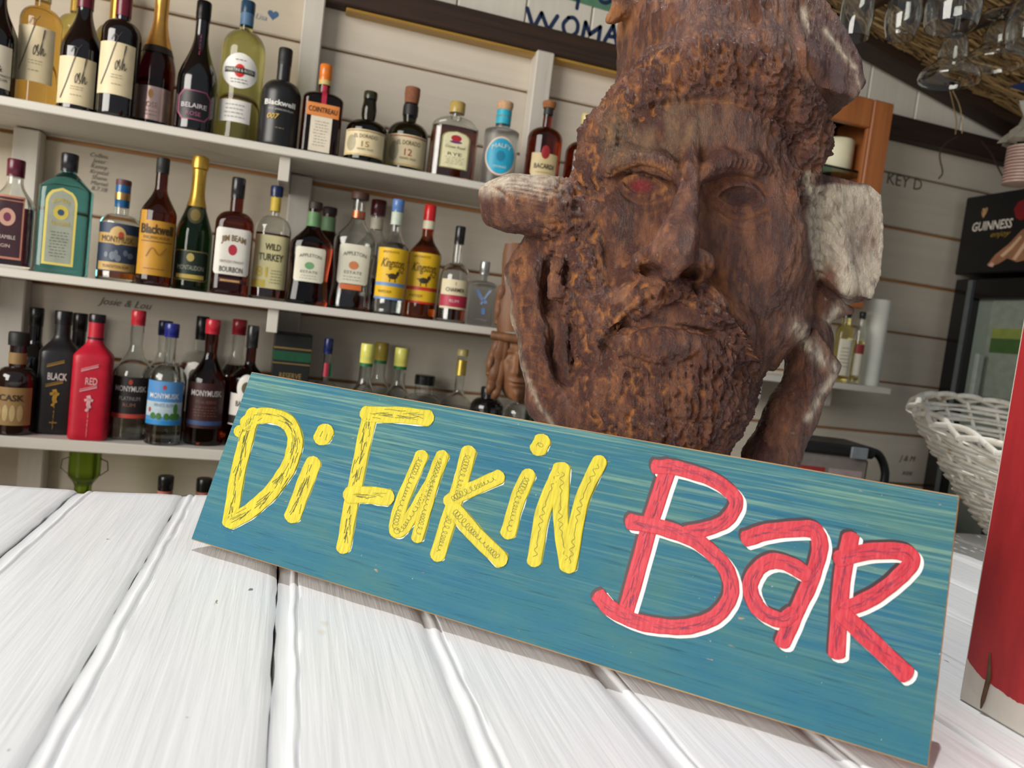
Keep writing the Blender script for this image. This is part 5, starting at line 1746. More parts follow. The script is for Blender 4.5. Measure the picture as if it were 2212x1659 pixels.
colr = mixw(colr, np.tile(np.array(lin((58, 34, 34))), (len(hv), 1)), blob((1604, 426), (28, 17), .4) * .8 * front)
fac_ = step(U_, 1728 + (V_ - 60) * .30, 1740 + (V_ - 60) * .30) * step(262 - V_, 0, 10) * (V_ > 40) * (1 - pale)
colr = mixw(colr, np.tile(np.array(lin((74, 34, 30))), (len(hv), 1)), fac_ * .75)
gloss = np.clip(1 - oran * .6 - pale, 0, 1)

base_pt = np.array([W1[:, 0].mean(), W1[:, 1].mean(), ZC])
me = bpy.data.meshes.new('wood_carving')
me.vertices.add(len(W1)); me.vertices.foreach_set('co', (W1 - base_pt).astype(np.float32).ravel())
me.loops.add(hf.size); me.loops.foreach_set('vertex_index', hf.astype(np.int32).ravel())
me.polygons.add(len(hf)); me.polygons.foreach_set('loop_start', np.arange(0, hf.size, 4, dtype=np.int32))
me.update(calc_edges=True)
me.polygons.foreach_set('use_smooth', np.ones(len(hf), bool))
at = me.color_attributes.new('pigment', 'FLOAT_COLOR', 'POINT')
at.data.foreach_set('color', np.c_[np.clip(colr, 0, 1), gloss].astype(np.float32).ravel())
t = NT('varnished_root_wood')
va = t.n('VertexColor', layer_name='pigment')
gr = t.noise(t.coords((170, 170, 70)), 1.0, 7, 0.72, 1.6)
gm = t.ramp(gr, [(0.25, (0.66, 0.62, 0.6)), (0.5, (0.95, 0.95, 0.95)), (0.75, (1.35, 1.28, 1.2))])
cc = t.mix(1.0, va.outputs[0], gm, 'MULTIPLY')
rr = t.n('MapRange'); rr.inputs['To Min'].default_value = 0.72; rr.inputs['To Max'].default_value = 0.27
t.l(va.outputs[1], rr.inputs[0])
t.set(base=cc, rough=rr.outputs[0], spec=0.65)
h2 = t.noise(t.coords((620, 620, 320)), 1.0, 5, 0.7)
ad = t.n('Math', operation='ADD'); t.l(gr, ad.inputs[0]); t.l(h2, ad.inputs[1])
t.bump(ad.outputs[0], 0.8, 0.0026)
me.materials.append(t.m)
carving = link(bpy.data.objects.new('wood_carving', me))
carving.location = base_pt
tag(carving, 'large brown root wood carving of a bearded head standing behind the teal sign', 'carving')
# ------------------------------------------------------------------ lettering painted on the gable boards and scribbles on the wall
YG = YW - 0.0128


def wall_ribbon(mb, pts, w, y=YG, n=8):
    """brush line on the back wall; pts are photograph pixels"""
    C = np.array([on_y(px, py, y) for px, py in (spline(pts, n) if len(pts) > 2 else spline(pts, 4))])
    T = np.gradient(C, axis=0); T /= np.linalg.norm(T, axis=1)[:, None] + 1e-9
    N = np.c_[-T[:, 2], np.zeros(len(T)), T[:, 0]]
    v = []
    for i, (c, n_) in enumerate(zip(C, N)):
        v += [tuple(c + n_ * w / 2), tuple(c - n_ * w / 2)]
    mb.add(v, [(2 * i, 2 * i + 1, 2 * i + 3, 2 * i + 2) for i in range(len(C) - 1)])
    e = w * .5
    for c in (C[0], C[-1]):
        q = [(c[0] + e * math.cos(a), c[1] - .00012, c[2] + e * math.sin(a)) for a in np.linspace(0, 2 * math.pi, 10, endpoint=False)]
        mb.add(q, [tuple(range(10))])


navy = plain((28, 48, 84), .55)
gs = thing('wall_lettering', 'dark blue hand painted capitals on the white gable boards above the beam', 'lettering', tuple(on_y(1240, 80, YG)))
def on_gable(name, strokes, w, mat, parent):
    mb = MB()
    for p in strokes:
        wall_ribbon(mb, p, w)
    o = mb.build(name, mat, None)
    o.parent = parent; o.location = -Vector(parent.location)
    return o
on_gable('letter', [[(1139, 18), (1152, 62)], [(1152, 62), (1170, 28)], [(1170, 28), (1184, 66)], [(1184, 66), (1204, 35)]], .0105, navy, gs)
on_gable('letter', [[(1228, 38), (1217, 52), (1220, 70), (1232, 77), (1245, 70), (1248, 52), (1240, 39), (1228, 38)]], .0100, navy, gs)
on_gable('letter', [[(1258, 80), (1265, 48)], [(1265, 48), (1274, 74)], [(1274, 74), (1297, 58)], [(1297, 58), (1292, 90)]], .0105, navy, gs)
on_gable('letter', [[(1306, 88), (1325, 54)], [(1325, 54), (1332, 96)], [(1312, 78), (1330, 80)]], .0105, navy, gs)
on_gable('letter', [[(1346, 100), (1354, 66)], [(1354, 66), (1366, 102)], [(1366, 102), (1378, 72)]], .0105, navy, gs)
on_gable('letter', [[(1253, -20), (1246, 18)], [(1232, -22), (1240, -4), (1252, -8)]], .0095, navy, gs)
on_gable('letter', [[(1306, -26), (1295, -12), (1298, 2), (1310, 6), (1322, -2), (1324, -18), (1306, -26)]], .0100, navy, gs)
on_gable('letter', [[(1336, 14), (1342, -22), (1352, -8), (1356, 16)]], .0095, navy, gs)
# green painted streak behind the upper word
_a, _b2 = on_y(1222, -6, YG + .0006), on_y(1420, 30, YG + .0006)
mesh_obj('wall_stripe', [(_a[0], YG + .0005, _a[2] - .004), (_b2[0], YG + .0005, _a[2] - .012), (_b2[0], YG + .0005, _a[2] + .12), (_a[0], YG + .0005, _a[2] + .12)], [(0, 1, 2, 3)], plain((92, 138, 112), .6))
tag(bpy.data.objects['wall_stripe'], 'green painted band on the gable boards behind the upper lettering', 'paint')
# small blue heart and pencil writing
hb_ = MB(); p0 = on_y(590, 32, YW - .0128); s_ = .013
hv_ = [(p0[0], p0[1], p0[2])] + [(p0[0] + s_ * (16 * math.sin(a) ** 3) / 17, p0[1], p0[2] + s_ * (13 * math.cos(a) - 5 * math.cos(2 * a) - 2 * math.cos(3 * a) - math.cos(4 * a)) / 17) for a in np.linspace(0, 2 * math.pi, 28, endpoint=False)]
hb_.add(hv_, [(0, 1 + (i + 1) % 28, 1 + i) for i in range(28)])
heart = hb_.build('heart', plain((66, 98, 138), .6)); tag(heart, 'small blue heart drawn on the weathered board beside the white stud', 'drawing')
grey = plain((118, 112, 104), .7)
def note(lines, px, py, size, label, mat=None, step=20, slant=0.0):
    root = thing('wall_writing', label, 'writing', tuple(on_y(px, py, YW - .0135)))
    for i, s in enumerate(lines):
        tv, tf = text_tris(s, slant)
        p = on_y(px, py + i * step, YW - .0135)
        w_ = MB(); w_.add([(p[0] + a * size - root.location[0], 0, p[2] + b * size - root.location[2]) for a, b in tv], tf)
        w_.build('lettering', mat or grey, root)
    return root
note(['Collins', 'Jeter', 'Kenny', 'Krystal', 'Shane', 'Martel', '8.7.18'], 214, 336, .009, 'column of pencilled names on the board above the blue gin bottle', step=12, slant=.25)
note(['Lisa'], 564, 36, .012, 'faint blue name written beside the small blue heart', plain((140, 150, 160), .6), slant=.3)
note(['Josie & Lou'], 270, 655, .016, 'faint pencil names on the board under the middle shelf', plain((128, 122, 114), .7), slant=.4)
note(['KEY D'], 1955, 392, .034, 'pencilled capitals on the right hand wall beside the wooden cabinet', plain((92, 88, 82), .7))
note(['J & M', 'xox'], 1960, 990, .018, 'faint scribble low on the wall under the right hand shelf', plain((100, 92, 84), .7), step=30, slant=.3)

# ------------------------------------------------------------------ red painted post end standing on the counter, right edge
rb = thing('red_board', 'red painted upright board with bare white foot at the right edge of the counter', 'board', (0.606, 0.504, ZC))
_rp = NT('brushed_red_paint')
_g = _rp.noise(_rp.coords((30, 30, 7)), 1.0, 5, .6)
_n = _rp.noise(_rp.coords((60, 60, 30)), 1.0, 3)
_c = _rp.ramp(_g, [(.3, lin((134, 24, 30))), (.7, lin((172, 38, 42)))])
_c = _rp.mix(_rp.ramp(_n, [(.72, (0, 0, 0)), (.75, (.7, .7, .7))]), _c, lin((206, 180, 160)))
_rp.set(base=_c, rough=.42); _rp.bump(_g, .25, .001)
MB().box(0, .022, -.40, 0, .0005, .62, .0015).build('board', M['stud'], rb)
# red coat: everything above the bare foot, with a ragged lower edge
v, f = [], []
N_ = 180
for i in range(N_ + 1):
    y = -.3995 + .3965 * i / N_
    zl = .027 + .0012 * math.sin(i * .31) + random.uniform(-.0006, .0006) + .014 * max(0, (i - N_ + 14) / 14) ** 2
    v += [(-.0012, y, zl), (-.0012, y, .6195), (.0002, y, zl - .0006)]
for i in range(N_):
    a = 3 * i
    f += [(a, a + 1, a + 4, a + 3), (a + 2, a, a + 3, a + 5)]
mesh_obj('red_coat', v, f, _rp.m, rb)
p = on_x(2136, 1486, .606)
k_ = MB(); k_.tube([(-.0016, p[1] - .504 + .003, p[2] - ZC + .030), (-.0018, p[1] - .504, p[2] - ZC + .01), (-.0018, p[1] - .504 + .002, p[2] - ZC - .012), (-.0014, p[1] - .504 + .003, p[2] - ZC - .02)], [.0006, .0021, .0017, .0006], 8)
k_.build('knot_split', plain((86, 62, 40), .8, var=.4), rb, smooth=60)

# ------------------------------------------------------------------ white wicker basket
bk = thing('wicker_basket', 'flared white wicker basket on the counter behind the red board', 'basket', (1.38, 1.0, ZC))
wick = NT('whitewashed_wicker')
_n = wick.noise(wick.coords((40, 40, 40)), 1.0, 5)
_n2 = wick.noise(wick.coords((16, 16, 16)), 1.0, 4)
_b = wick.ramp(_n, [(.3, lin((212, 206, 192))), (.6, lin((236, 232, 222)))])
wick.set(base=wick.mix(wick.ramp(_n2, [(.64, (0, 0, 0)), (.72, (.8, .8, .8))]), _b, lin((176, 140, 88))), rough=.5)
NS = 26
R0, R1, HB = .100, .270, .200
def bk_r(t):
    return R0 + (R1 - R0) * (t ** .9)
def bk_z(t, a):
    rim = HB - .012 + .20 * (bk_r(t) * math.sin(a))
    return .006 + (rim - .006) * t
for k in range(NS):
    a = 2 * math.pi * k / NS
    pts = [(bk_r(t) * math.cos(a), bk_r(t) * math.sin(a), bk_z(t, a)) for t in np.linspace(0, 1.02, 12)]
    m_ = MB(); m_.tube(pts, .0042, 5); m_.build('stake', wick.m, bk, smooth=80)
rowsN = 12
for r_ in range(rowsN):
    t = (r_ + .7) / rowsN
    for dbl in (0, 1):
        pts, rad = [], []
        rn_ = random.Random(r_ * 5 + dbl)
        ph_ = rn_.uniform(0, 6)
        nseg = NS * 6
        for q in range(nseg + 1):
            a = 2 * math.pi * q / nseg
            ov = math.cos(NS / 2 * a + (math.pi if (r_ + dbl) % 2 else 0)) * .0065
            tt = t + (.016 if dbl else -.016) + .006 * math.sin(3 * a + ph_)
            pts.append(((bk_r(tt) + ov) * math.cos(a), (bk_r(tt) + ov) * math.sin(a), bk_z(tt, a)))
            rad.append(.0064 * (1 + .25 * math.sin(11 * a + ph_)))
        m_ = MB(); m_.tube(pts, rad, 5, .7); m_.build('weaver', wick.m, bk, smooth=80)
for k in range(NS):       # rim: stakes bent over their neighbours
    a0 = 2 * math.pi * k / NS
    pts = []
    for q in np.linspace(0, 1, 9):
        a = a0 + q * 2.1 * 2 * math.pi / NS
        rr_ = bk_r(1.0) + .008 * math.cos(q * math.pi * 2)
        pts.append((rr_ * math.cos(a), rr_ * math.sin(a), bk_z(1.0, a) + .016 * math.sin(q * math.pi) + .004))
    m_ = MB(); m_.tube(pts, [.0062 - .002 * abs(q - .4) for q in np.linspace(0, 1, 9)], 6); m_.build('rim_strand', wick.m, bk, smooth=80)
m_ = MB(); m_.lathe([(.0, .001), (R0 + .004, .001), (R0 + .004, .008), (0.0, .008)], 26); m_.build('bottom', wick.m, bk)

# ------------------------------------------------------------------ wooden wall cabinet
cb = thing('wall_cabinet', 'orange wood framed display cabinet with dark inside on the right wall', 'cabinet', (1.20, 1.70, Z(.18)))
cw, chh, cd = .27, .54, .187
for nm, bx_ in (('side', (-cw, -cw + .02, .018, cd, 0, chh)), ('side', (cw - .02, cw, .018, cd, 0, chh)), ('top', (-cw + .02, cw - .02, .018, cd, chh - .02, chh)), ('bottom', (-cw + .02, cw - .02, .018, cd, 0, .02))):
    MB().box(*bx_, .0015).build(nm, M['cabwood'], cb)
MB().box(-cw + .02, cw - .02, cd - .008, cd, .02, chh - .02).build('back', plain((54, 34, 24), .6), cb)
fr_ = thing  # door frame: stiles and rails with a bead
for nm, bx_ in (('stile', (-cw - .006, -cw + .058, -.004, .0175, -.004, chh + .004)), ('stile', (cw - .058, cw + .006, -.004, .0175, -.004, chh + .004)), ('rail', (-cw + .0585, cw - .0585, -.002, .0175, chh - .070, chh + .004)), ('rail', (-cw + .0585, cw - .0585, -.002, .0175, -.004, .070))):
    o = MB().box(*bx_, .003).build(nm, M['cabwood'], cb)
for x_ in (cw - .064, -cw + .0585):
    MB().box(x_, x_ + .0055, .001, .012, .071, chh - .071, .001).build('bead', M['cabwood'], cb)
MB().box(-cw + .0205, cw - .0205, .022, cd - .0085, .355, .361).build('glass_shelf', glass((120, 150, 140)), cb)
_c = on_y(1826, 330, 1.79)
cd_ = thing('candle', 'thick cream pillar candle on the glass shelf inside the cabinet', 'candle', (1.20 + cw - .078, 1.795, Z(.18) + .3615))
m_ = MB(); m_.lathe([(0, 0), (.043, 0), (.045, .003), (.045, .086), (.043, .090), (.036, .091), (.030, .086), (.0, .085)], 28); m_.build('wax', plain((226, 220, 190), .5, var=.03), cd_, smooth=40)
m_ = MB(); m_.tube([(0, 0, .084), (.001, 0, .092), (.003, 0, .097)], .0012, 6); m_.build('wick', plain((40, 36, 32), .8), cd_)
tb = thing('tumbler', 'clear tumbler behind the cream candle in the cabinet', 'glass', (1.20 + cw - .165, 1.80, Z(.18) + .3615))
m_ = MB(); m_.lathe([(.028, 0), (.034, .10), (.032, .10), (.027, .006), (.001, .006)], 24); m_.build('bowl', GL['clear'], tb, smooth=40)

# ------------------------------------------------------------------ small shelf on the right, what stands on it
_s0 = on_y(1925, 845, 1.70)
sr = thing('small_shelf', 'short white shelf on the right wall under the cabinet', 'shelf', (0, 0, 0))
MB().box(1.16, _s0[0], 1.70, YW - .0125, Z(-.048), Z(-.030), .002).build('board', M['shelf'], sr)
for x_ in (1.22, 1.45):
    MB().box(x_, x_ + .02, 1.76, YW - .0125, Z(-.10), Z(-.0482), .001).build('bracket', M['stud'], sr)
ZS = Z(-.030)
_c0, _c1 = on_y(1858, 760, 1.77), on_y(1904, 760, 1.77)
ro = thing('paper_roll', 'tall white paper towel roll on the small right shelf', 'roll', ((_c0[0] + _c1[0]) / 2, 1.775, ZS + .0005))
_rh = on_y(1893, 648, 1.77)[2] - ZS; _rr = (_c1[0] - _c0[0]) / 2
m_ = MB(); m_.lathe([(.018, 0), (_rr, 0), (_rr, _rh), (.018, _rh), (.018, 0)], 30, close=False); m_.build('paper', plain((226, 226, 216), .9, var=.03), ro, smooth=40)
m_ = MB(); m_.lathe([(.0165, .001), (.0178, .001), (.0178, _rh - .001), (.0165, _rh - .001)], 20, close=True); m_.build('core', plain((150, 120, 84), .8), ro, smooth=40)
_q = len(QUEUE)
build_bottle('amber-oil bottle with black cap and white label, on the small right shelf', 1818, 760, (1838, 672), ZS, 1.735, 34, dict(rn=.5, zs=.66, zn=.80, style='round', n=3), 'straw', cap=((24, 26, 26), .10, 1.1, 'gloss'), labels=[dict(w=.8, u=.1, z0=.1, z1=.6, c=(206, 200, 180), s=fine_lines(.1, .6, .2, .5, 6, (120, 116, 100), .01))])
build_bottle('small bottle with red and white label beside the paper roll', 1851, 765, (1862, 674), ZS, 1.735, 24, dict(rn=.5, zs=.66, zn=.80, style='round'), 'clear', ('straw', .6), cap=((24, 26, 26), .10, 1.1, 'gloss'), labels=[dict(w=.85, u=.1, z0=.12, z1=.55, c=(214, 208, 190), e=[('rect', .1, .85, .42, .55, (140, 40, 40))])])

# ------------------------------------------------------------------ back counter, blender and box
bc = thing('back_counter', 'low work counter along the back wall right of the carved head', 'counter', (0, 0, 0))
MB().box(.95, 1.885, 1.36, YW - .02, Z(-.46), Z(-.43), .003).build('top', plain((150, 140, 126), .5), bc)
MB().box(.97, 1.87, 1.40, YW - .02, .0005, Z(-.4605)).build('carcass', plain((92, 84, 74), .6), bc)
_pp = on_y(1780, 880, 1.60)
po = thing('support_pole', 'thin grey green upright post under the small right shelf', 'post', (_pp[0] + .005, 1.70, Z(-.43) + .0005))
m_ = MB(); m_.lathe([(.016, 0), (.016, .004), (.0085, .006), (.0085, .378), (.014, .380), (.014, .3806)], 16); m_.build('pole', plain((70, 84, 84), .4), po, smooth=40)
_bp = on_y(1790, 985, 1.52)
bl = thing('drink_dispenser', 'clear square jug with black lid and black handle on the back counter', 'jug', (_bp[0] - .01, 1.52, Z(-.43) + .0005), -.25)
zt = on_y(1790, 950, 1.52)[2] - Z(-.43)
m_ = MB(); m_.box(-.10, .075, -.07, .07, 0, zt - .028, .008); m_.build('jug', plain((150, 142, 138), .25), bl)
m_ = MB(); m_.box(-.108, .083, -.078, .078, zt - .0275, zt, .006); m_.build('lid', plain((34, 34, 36), .4), bl)
m_ = MB(); m_.box(.02, .06, -.086, -.0785, zt - .03, zt - .002, .002); m_.build('latch', plain((150, 158, 164), .3), bl)
m_ = MB(); m_.tube(spline([(.0835, -.02, zt - .014), (.115, -.03, zt - .02), (.135, -.035, zt - .06), (.132, -.035, zt - .11), (.12, -.03, zt - .13)], 6), .010, 8); m_.build('handle', plain((30, 32, 34), .4), bl, smooth=60)
for x0_, x1_, c_ in ((-.09, -.03, (176, 60, 60)), (-.02, .06, (196, 176, 176))):
    MB().box(x0_, x1_, -.0708, -.0702, zt - .12, zt - .06).build('sticker', plain(c_, .5), bl)
ic = thing('cool_box', 'dark cool box with a pale blue side panel standing behind the basket', 'cooler', (1.70, 1.30, 0))
MB().box(-.10, .18, -.16, .05, .0005, Z(-.31), .006).build('body', plain((38, 40, 42), .5), ic)
MB().box(-.085, .17, -.166, -.1605, .02, Z(-.33), .002).build('side_panel', plain((150, 178, 196), .4), ic)
MB().box(-.105, .185, -.168, .055, Z(-.3095), Z(-.285), .006).build('lid', plain((26, 27, 29), .5), ic)

# ------------------------------------------------------------------ drinks fridge facing left on the right side
FX = 1.937
fg = thing('drinks_fridge', 'tall black glass door drinks fridge with advertising header', 'fridge', (FX, 1.45, 0))
dz = Z(.337)
def fbox(nm, x0, x1, y0, y1, z0, z1, m, b=.002, par=fg):
    return MB().box(x0, x1, y0 - 1.45, y1 - 1.45, z0, z1, b).build(nm, m, par)
fbox('cabinet_body', .03, .60, .96, 1.84, .0005, dz - .012, M['black'], .006)
hd_ = fbox('header', -.015, .60, .95, 1.85, dz, Z(.572), M['black'], .004)
fbox('door_frame', -.02, .028, 1.765, 1.835, .10, dz - .016, M['blackgloss'], .003)
fbox('door_frame', -.02, .028, .965, 1.03, .10, dz - .016, M['blackgloss'], .003)
fbox('door_frame', -.02, .028, 1.031, 1.764, dz - .075, dz - .016, M['blackgloss'], .003)
fbox('door_frame', -.02, .028, 1.031, 1.764, .10, .18, M['blackgloss'], .003)
fbox('door_glass', .006, .012, 1.0315, 1.7635, .181, dz - .0755, plain((122, 132, 122), .08, coat=.3, var=.04), 0)
fbox('door_edge_strip', -.024, -.0205, 1.770, 1.785, .12, dz - .02, plain((86, 92, 94), .25), 0)
fbox('door_handle', -.045, -.0205, 1.690, 1.705, Z(-.05), Z(.10), plain((150, 156, 150), .25), .003)
fbox('poster', .0025, .0045, 1.50, 1.715, Z(-.02), Z(.26), plain((132, 140, 128), .4), 0)
fbox('poster_band', .0010, .0024, 1.60, 1.70, Z(.150), Z(.178), plain((128, 140, 66), .4), 0)
fbox('poster_band', .0010, .0024, 1.60, 1.70, Z(.108), Z(.149), plain((62, 92, 46), .4), 0)
# header print: word, harp, script, hand holding a pint
def header_text(s, py_c, zc, h, mat, shear=0., bold=0., name='lettering', wide=None):
    tv, tf = text_tris(s, shear, bold)
    sx = h if not wide else wide / (tv[:, 0].max() - tv[:, 0].min())
    m_ = MB(); m_.add([(-.0162, py_c - a * sx - 1.45, zc + b * h) for a, b in tv], tf)
    return m_.build(name, mat, hd_)
_w0, _w1 = on_x(2101, 488, FX - .016), on_x(2187, 484, FX - .016)
header_text('GUINNESS', (_w0[1] + _w1[1]) / 2, (_w0[2] + _w1[2]) / 2, .026, plain((214, 206, 196), .4), .12, .015, wide=abs(_w0[1] - _w1[1]))
_e0, _e1 = on_x(2140, 508, FX - .016), on_x(2184, 500, FX - .016)
header_text('enjoy', (_e0[1] + _e1[1]) / 2, (_e0[2] + _e1[2]) / 2, .016, plain((150, 124, 46), .4), .4, 0, wide=abs(_e0[1] - _e1[1]))
_h = on_x(2127, 460, FX - .016)
m_ = MB()
for pts in ([(-.5, 1.0), (-.6, 0), (-.15, -1.0)], [(-.5, 1.0), (0., .75), (.35, 1.0), (.55, .8)], [(.55, .8), (.35, 0), (-.15, -1.0)], [(-.3, .8), (-.25, -.6)], [(-.05, .75), (-.1, -.7)], [(.2, .8), (.05, -.6)]):
    C = spline(pts, 5) * .014
    T = np.gradient(C, axis=0); T /= np.linalg.norm(T, axis=1)[:, None] + 1e-9
    N = np.c_[-T[:, 1], T[:, 0]] * .0012
    m_.add([(-.0162, _h[1] - 1.45 - q[0], _h[2] + q[1]) for c, n_ in zip(C, N) for q in (c + n_, c - n_)], [(2 * i, 2 * i + 1, 2 * i + 3, 2 * i + 2) for i in range(len(C) - 1)])
m_.build('harp_emblem', plain((190, 150, 106), .4), hd_)
# printed hand and glass on the header (flat print)
def flat_poly(nm, pts, mat, dx=0.0):
    C = [on_x(px, py, FX - .0162 - dx) for px, py in pts]
    mesh_obj(nm, [(-.0162 - dx, c[1] - 1.45, c[2]) for c in C], [tuple(range(len(C)))], mat, hd_)
flat_poly('print', [(2132, 572), (2150, 550), (2178, 528), (2206, 498), (2222, 488), (2222, 560), (2196, 566), (2176, 558), (2156, 570), (2140, 576)], plain((150, 106, 78), .4))
flat_poly('print', [(2160, 552), (2180, 534), (2204, 508), (2208, 512), (2186, 538), (2166, 556)], plain((206, 170, 140), .4), .0003)
flat_poly('print', [(2186, 560), (2200, 540), (2214, 520), (2222, 516), (2222, 524), (2206, 545), (2194, 562)], plain((206, 170, 140), .4), .0003)
flat_poly('print', [(2190, 452), (2200, 436), (2222, 428), (2222, 470), (2204, 476), (2194, 470)], plain((120, 22, 26), .4))
flat_poly('print', [(2134, 574), (2142, 566), (2148, 570), (2144, 577)], plain((206, 160, 150), .4), .0003)

# ------------------------------------------------------------------ glasses hanging by the foot over the counter
rk = thing('glass_rack', 'slatted wooden rack above the frame from which the glasses hang', 'rack', (1.15, 1.22, Z(.835)))
for k in range(6):
    MB().box(-.35 + .13 * k, -.35 + .13 * k + .022, -.13, .30, .0, .022, .002).build('slat', M['beam'], rk)
for y_ in (-.12, .26):
    MB().box(-.40, .36, y_, y_ + .03, .0225, .05, .002).build('bearer', M['beam'], rk)
for x_ in (-.38, .33):
    MB().box(x_, x_ + .02, .06, .08, .0505, roof_z(1.15 + x_) - Z(.775) + .02).build('hanger', M['beam'], rk)


def hang_glass(label, px, py_rim, wpx, y, kind, bowl, grp='glasses hanging from the rack'):
    """px, py_rim: middle of the rim in the photograph"""
    p = on_y(px, py_rim, y)
    depth = (p - np.array([0, 0, CAM_Z])) @ CF
    R = wpx / 2 * depth / FPX
    stem = Z(.8345) - p[2] - bowl
    t_ = .0013
    prof = {'flute': [(1.0, 0), (1.08, .35), (1.0, .7), (.55, .93), (.1, 1.0)], 'wine': [(.78, 0), (.98, .25), (1.0, .5), (.82, .8), (.4, .96), (.1, 1.0)],
            'balloon': [(.9, 0), (1.0, .3), (.98, .55), (.75, .85), (.35, .97), (.08, 1.0)],
            'margarita': [(1.0, 0), (1.0, .06), (.93, .18), (.62, .34), (.48, .42), (.46, .60), (.36, .85), (.08, 1.0)]}[kind]
    P = spline([(r * R, z * bowl) for r, z in prof], 6)
    outer = [(max(.0032, r), z) for r, z in P]
    inner = [(max(.0008, r - t_), z - (0 if i < len(P) - 4 else t_ * 1.3)) for i, (r, z) in enumerate(P)]
    prof2 = [(r, z) for r, z in inner][::-1] + outer + [(.0032, bowl + stem * .5), (.0036, bowl + stem * .92), (.012, bowl + stem * .985), (R * .8 if R * .8 < .036 else .036, bowl + stem - .002), (R * .8 if R * .8 < .036 else .036, bowl + stem), (.0, bowl + stem)]
    g_ = thing('hanging_glass', label, 'glass', (p[0], y, p[2]), 0, grp)
    nb = len(inner) + len(outer)
    a = MB(); a.lathe(prof2[:nb], 28); a.build('bowl', GL['clear'], g_, smooth=60)
    b = MB(); b.lathe(prof2[nb - 1:], 20); b.build('stem', GL['clear'], g_, smooth=60)
    return p[2] + bowl + stem


hang_glass('narrow flute, leftmost of the upside-down hanging glasses', 1843, 84, 62, 1.19, 'flute', .12)
hang_glass('tulip wine glass hanging second from the carved head', 1944, 82, 72, 1.19, 'wine', .10)
hang_glass('large balloon glass hanging above the margarita glasses', 2052, 60, 112, 1.14, 'balloon', .09)
hang_glass('margarita glass hanging lowest of the glasses', 2049, 176, 122, 1.24, 'margarita', .10)
hang_glass('second margarita glass hanging higher toward the frame edge', 2146, 140, 124, 1.37, 'margarita', .10)
hang_glass('balloon glass cut by the right frame edge, last of the hanging glasses', 2222, 96, 100, 1.20, 'balloon', .10)

# ------------------------------------------------------------------ stray straws, wires, cups, flag
for i, (pts, r_, c_, lab) in enumerate((([(2052, 196), (2060, 230), (2066, 262), (2064, 290)], .0016, (150, 126, 84), 'long dry straw dangling from the thatch below the lowest glass'),
        ([(2058, 196), (2072, 226), (2078, 258), (2078, 288)], .0014, (176, 152, 106), 'pale straw dangling beside the longer one below the lowest glass'),
        ([(2068, 296), (2050, 305), (2034, 320), (2030, 340), (2036, 372), (2028, 386)], .0022, (74, 58, 42), 'brown wire looping down the wall to the left of the dark beam end'),
        ([(2120, 305), (2140, 330), (2160, 370), (2178, 402)], .0022, (66, 46, 34), 'brown wire running down to the top of the fridge'))):
    C = np.array([on_y(px, py, 1.72 if i < 2 else 1.80) for px, py in spline(pts, 6)])
    m_ = MB(); m_.tube(C, r_, 6); o = m_.build('straw_strand' if i < 2 else 'wire', plain(c_, .6), None, smooth=80)
    tag(o, lab, 'straw' if i < 2 else 'wire')
_cp0 = on_y(2208, 358, 1.42)
cu_ = thing('cup_stack', 'stack of pink ribbed plastic cups in a clear bag at the right edge', 'cups', tuple(_cp0), .2)
for k in range(12):
    z = -.045 + .0075 * k
    m_ = MB(); m_.lathe([(.034, z), (.037, z + .001), (.037, z + .0045), (.035, z + .006)], 26); m_.build('cup', plain((196, 166, 156), .4), cu_, smooth=40)
m_ = MB()
rr2 = random.Random(4)
seg = 20
v, f = [], []
for j, (r_, z) in enumerate(((.030, .048), (.048, .056), (.040, .075), (.020, .095), (.012, .118), (.026, .150))):
    for i in range(seg):
        a = 2 * math.pi * i / seg
        q = r_ * (1 + .28 * math.sin(i * 2.7 + j) * rr2.uniform(.6, 1))
        v.append((q * math.cos(a), q * math.sin(a), z + rr2.uniform(-.005, .005)))
for j in range(5):
    for i in range(seg):
        f.append((j * seg + i, j * seg + (i + 1) % seg, (j + 1) * seg + (i + 1) % seg, (j + 1) * seg + i))
mesh_obj('bag', v, f, plain((150, 146, 132), .3), cu_, smooth=30)
_fl = [on_y(2182, 186, 1.45), on_y(2240, 168, 1.45), on_y(2240, 205, 1.45)]
v = [tuple(p) for p in _fl] + [(p[0], p[1] + .004, p[2]) for p in _fl]
fl_ = mesh_obj('pennant', v, [(0, 2, 1), (3, 4, 5), (0, 1, 4, 3), (1, 2, 5, 4), (2, 0, 3, 5)], plain((34, 62, 120), .6)); tag(fl_, 'small blue pennant hanging under the thatch at the right edge', 'flag')

# ------------------------------------------------------------------ small carved mask hanging at the shelf ends
mk = thing('carved_mask', 'small brown carved mask with headband and locks hanging from the shelf ends', 'mask', tuple(on_y(1100, 780, 1.60)))
_wd = wood('mask_wood', [(.3, (104, 66, 42)), (.7, (150, 104, 70))], .5, axis=2, rough=.55)
MS = (on_y(1150, 780, 1.60)[0] - on_y(1050, 780, 1.60)[0]) / 100.0          # metres per photo pixel there
mo = np.array(mk.location)
def mp_(px, py, d=0.0):
    return on_y(px, py, 1.60 - d) - mo
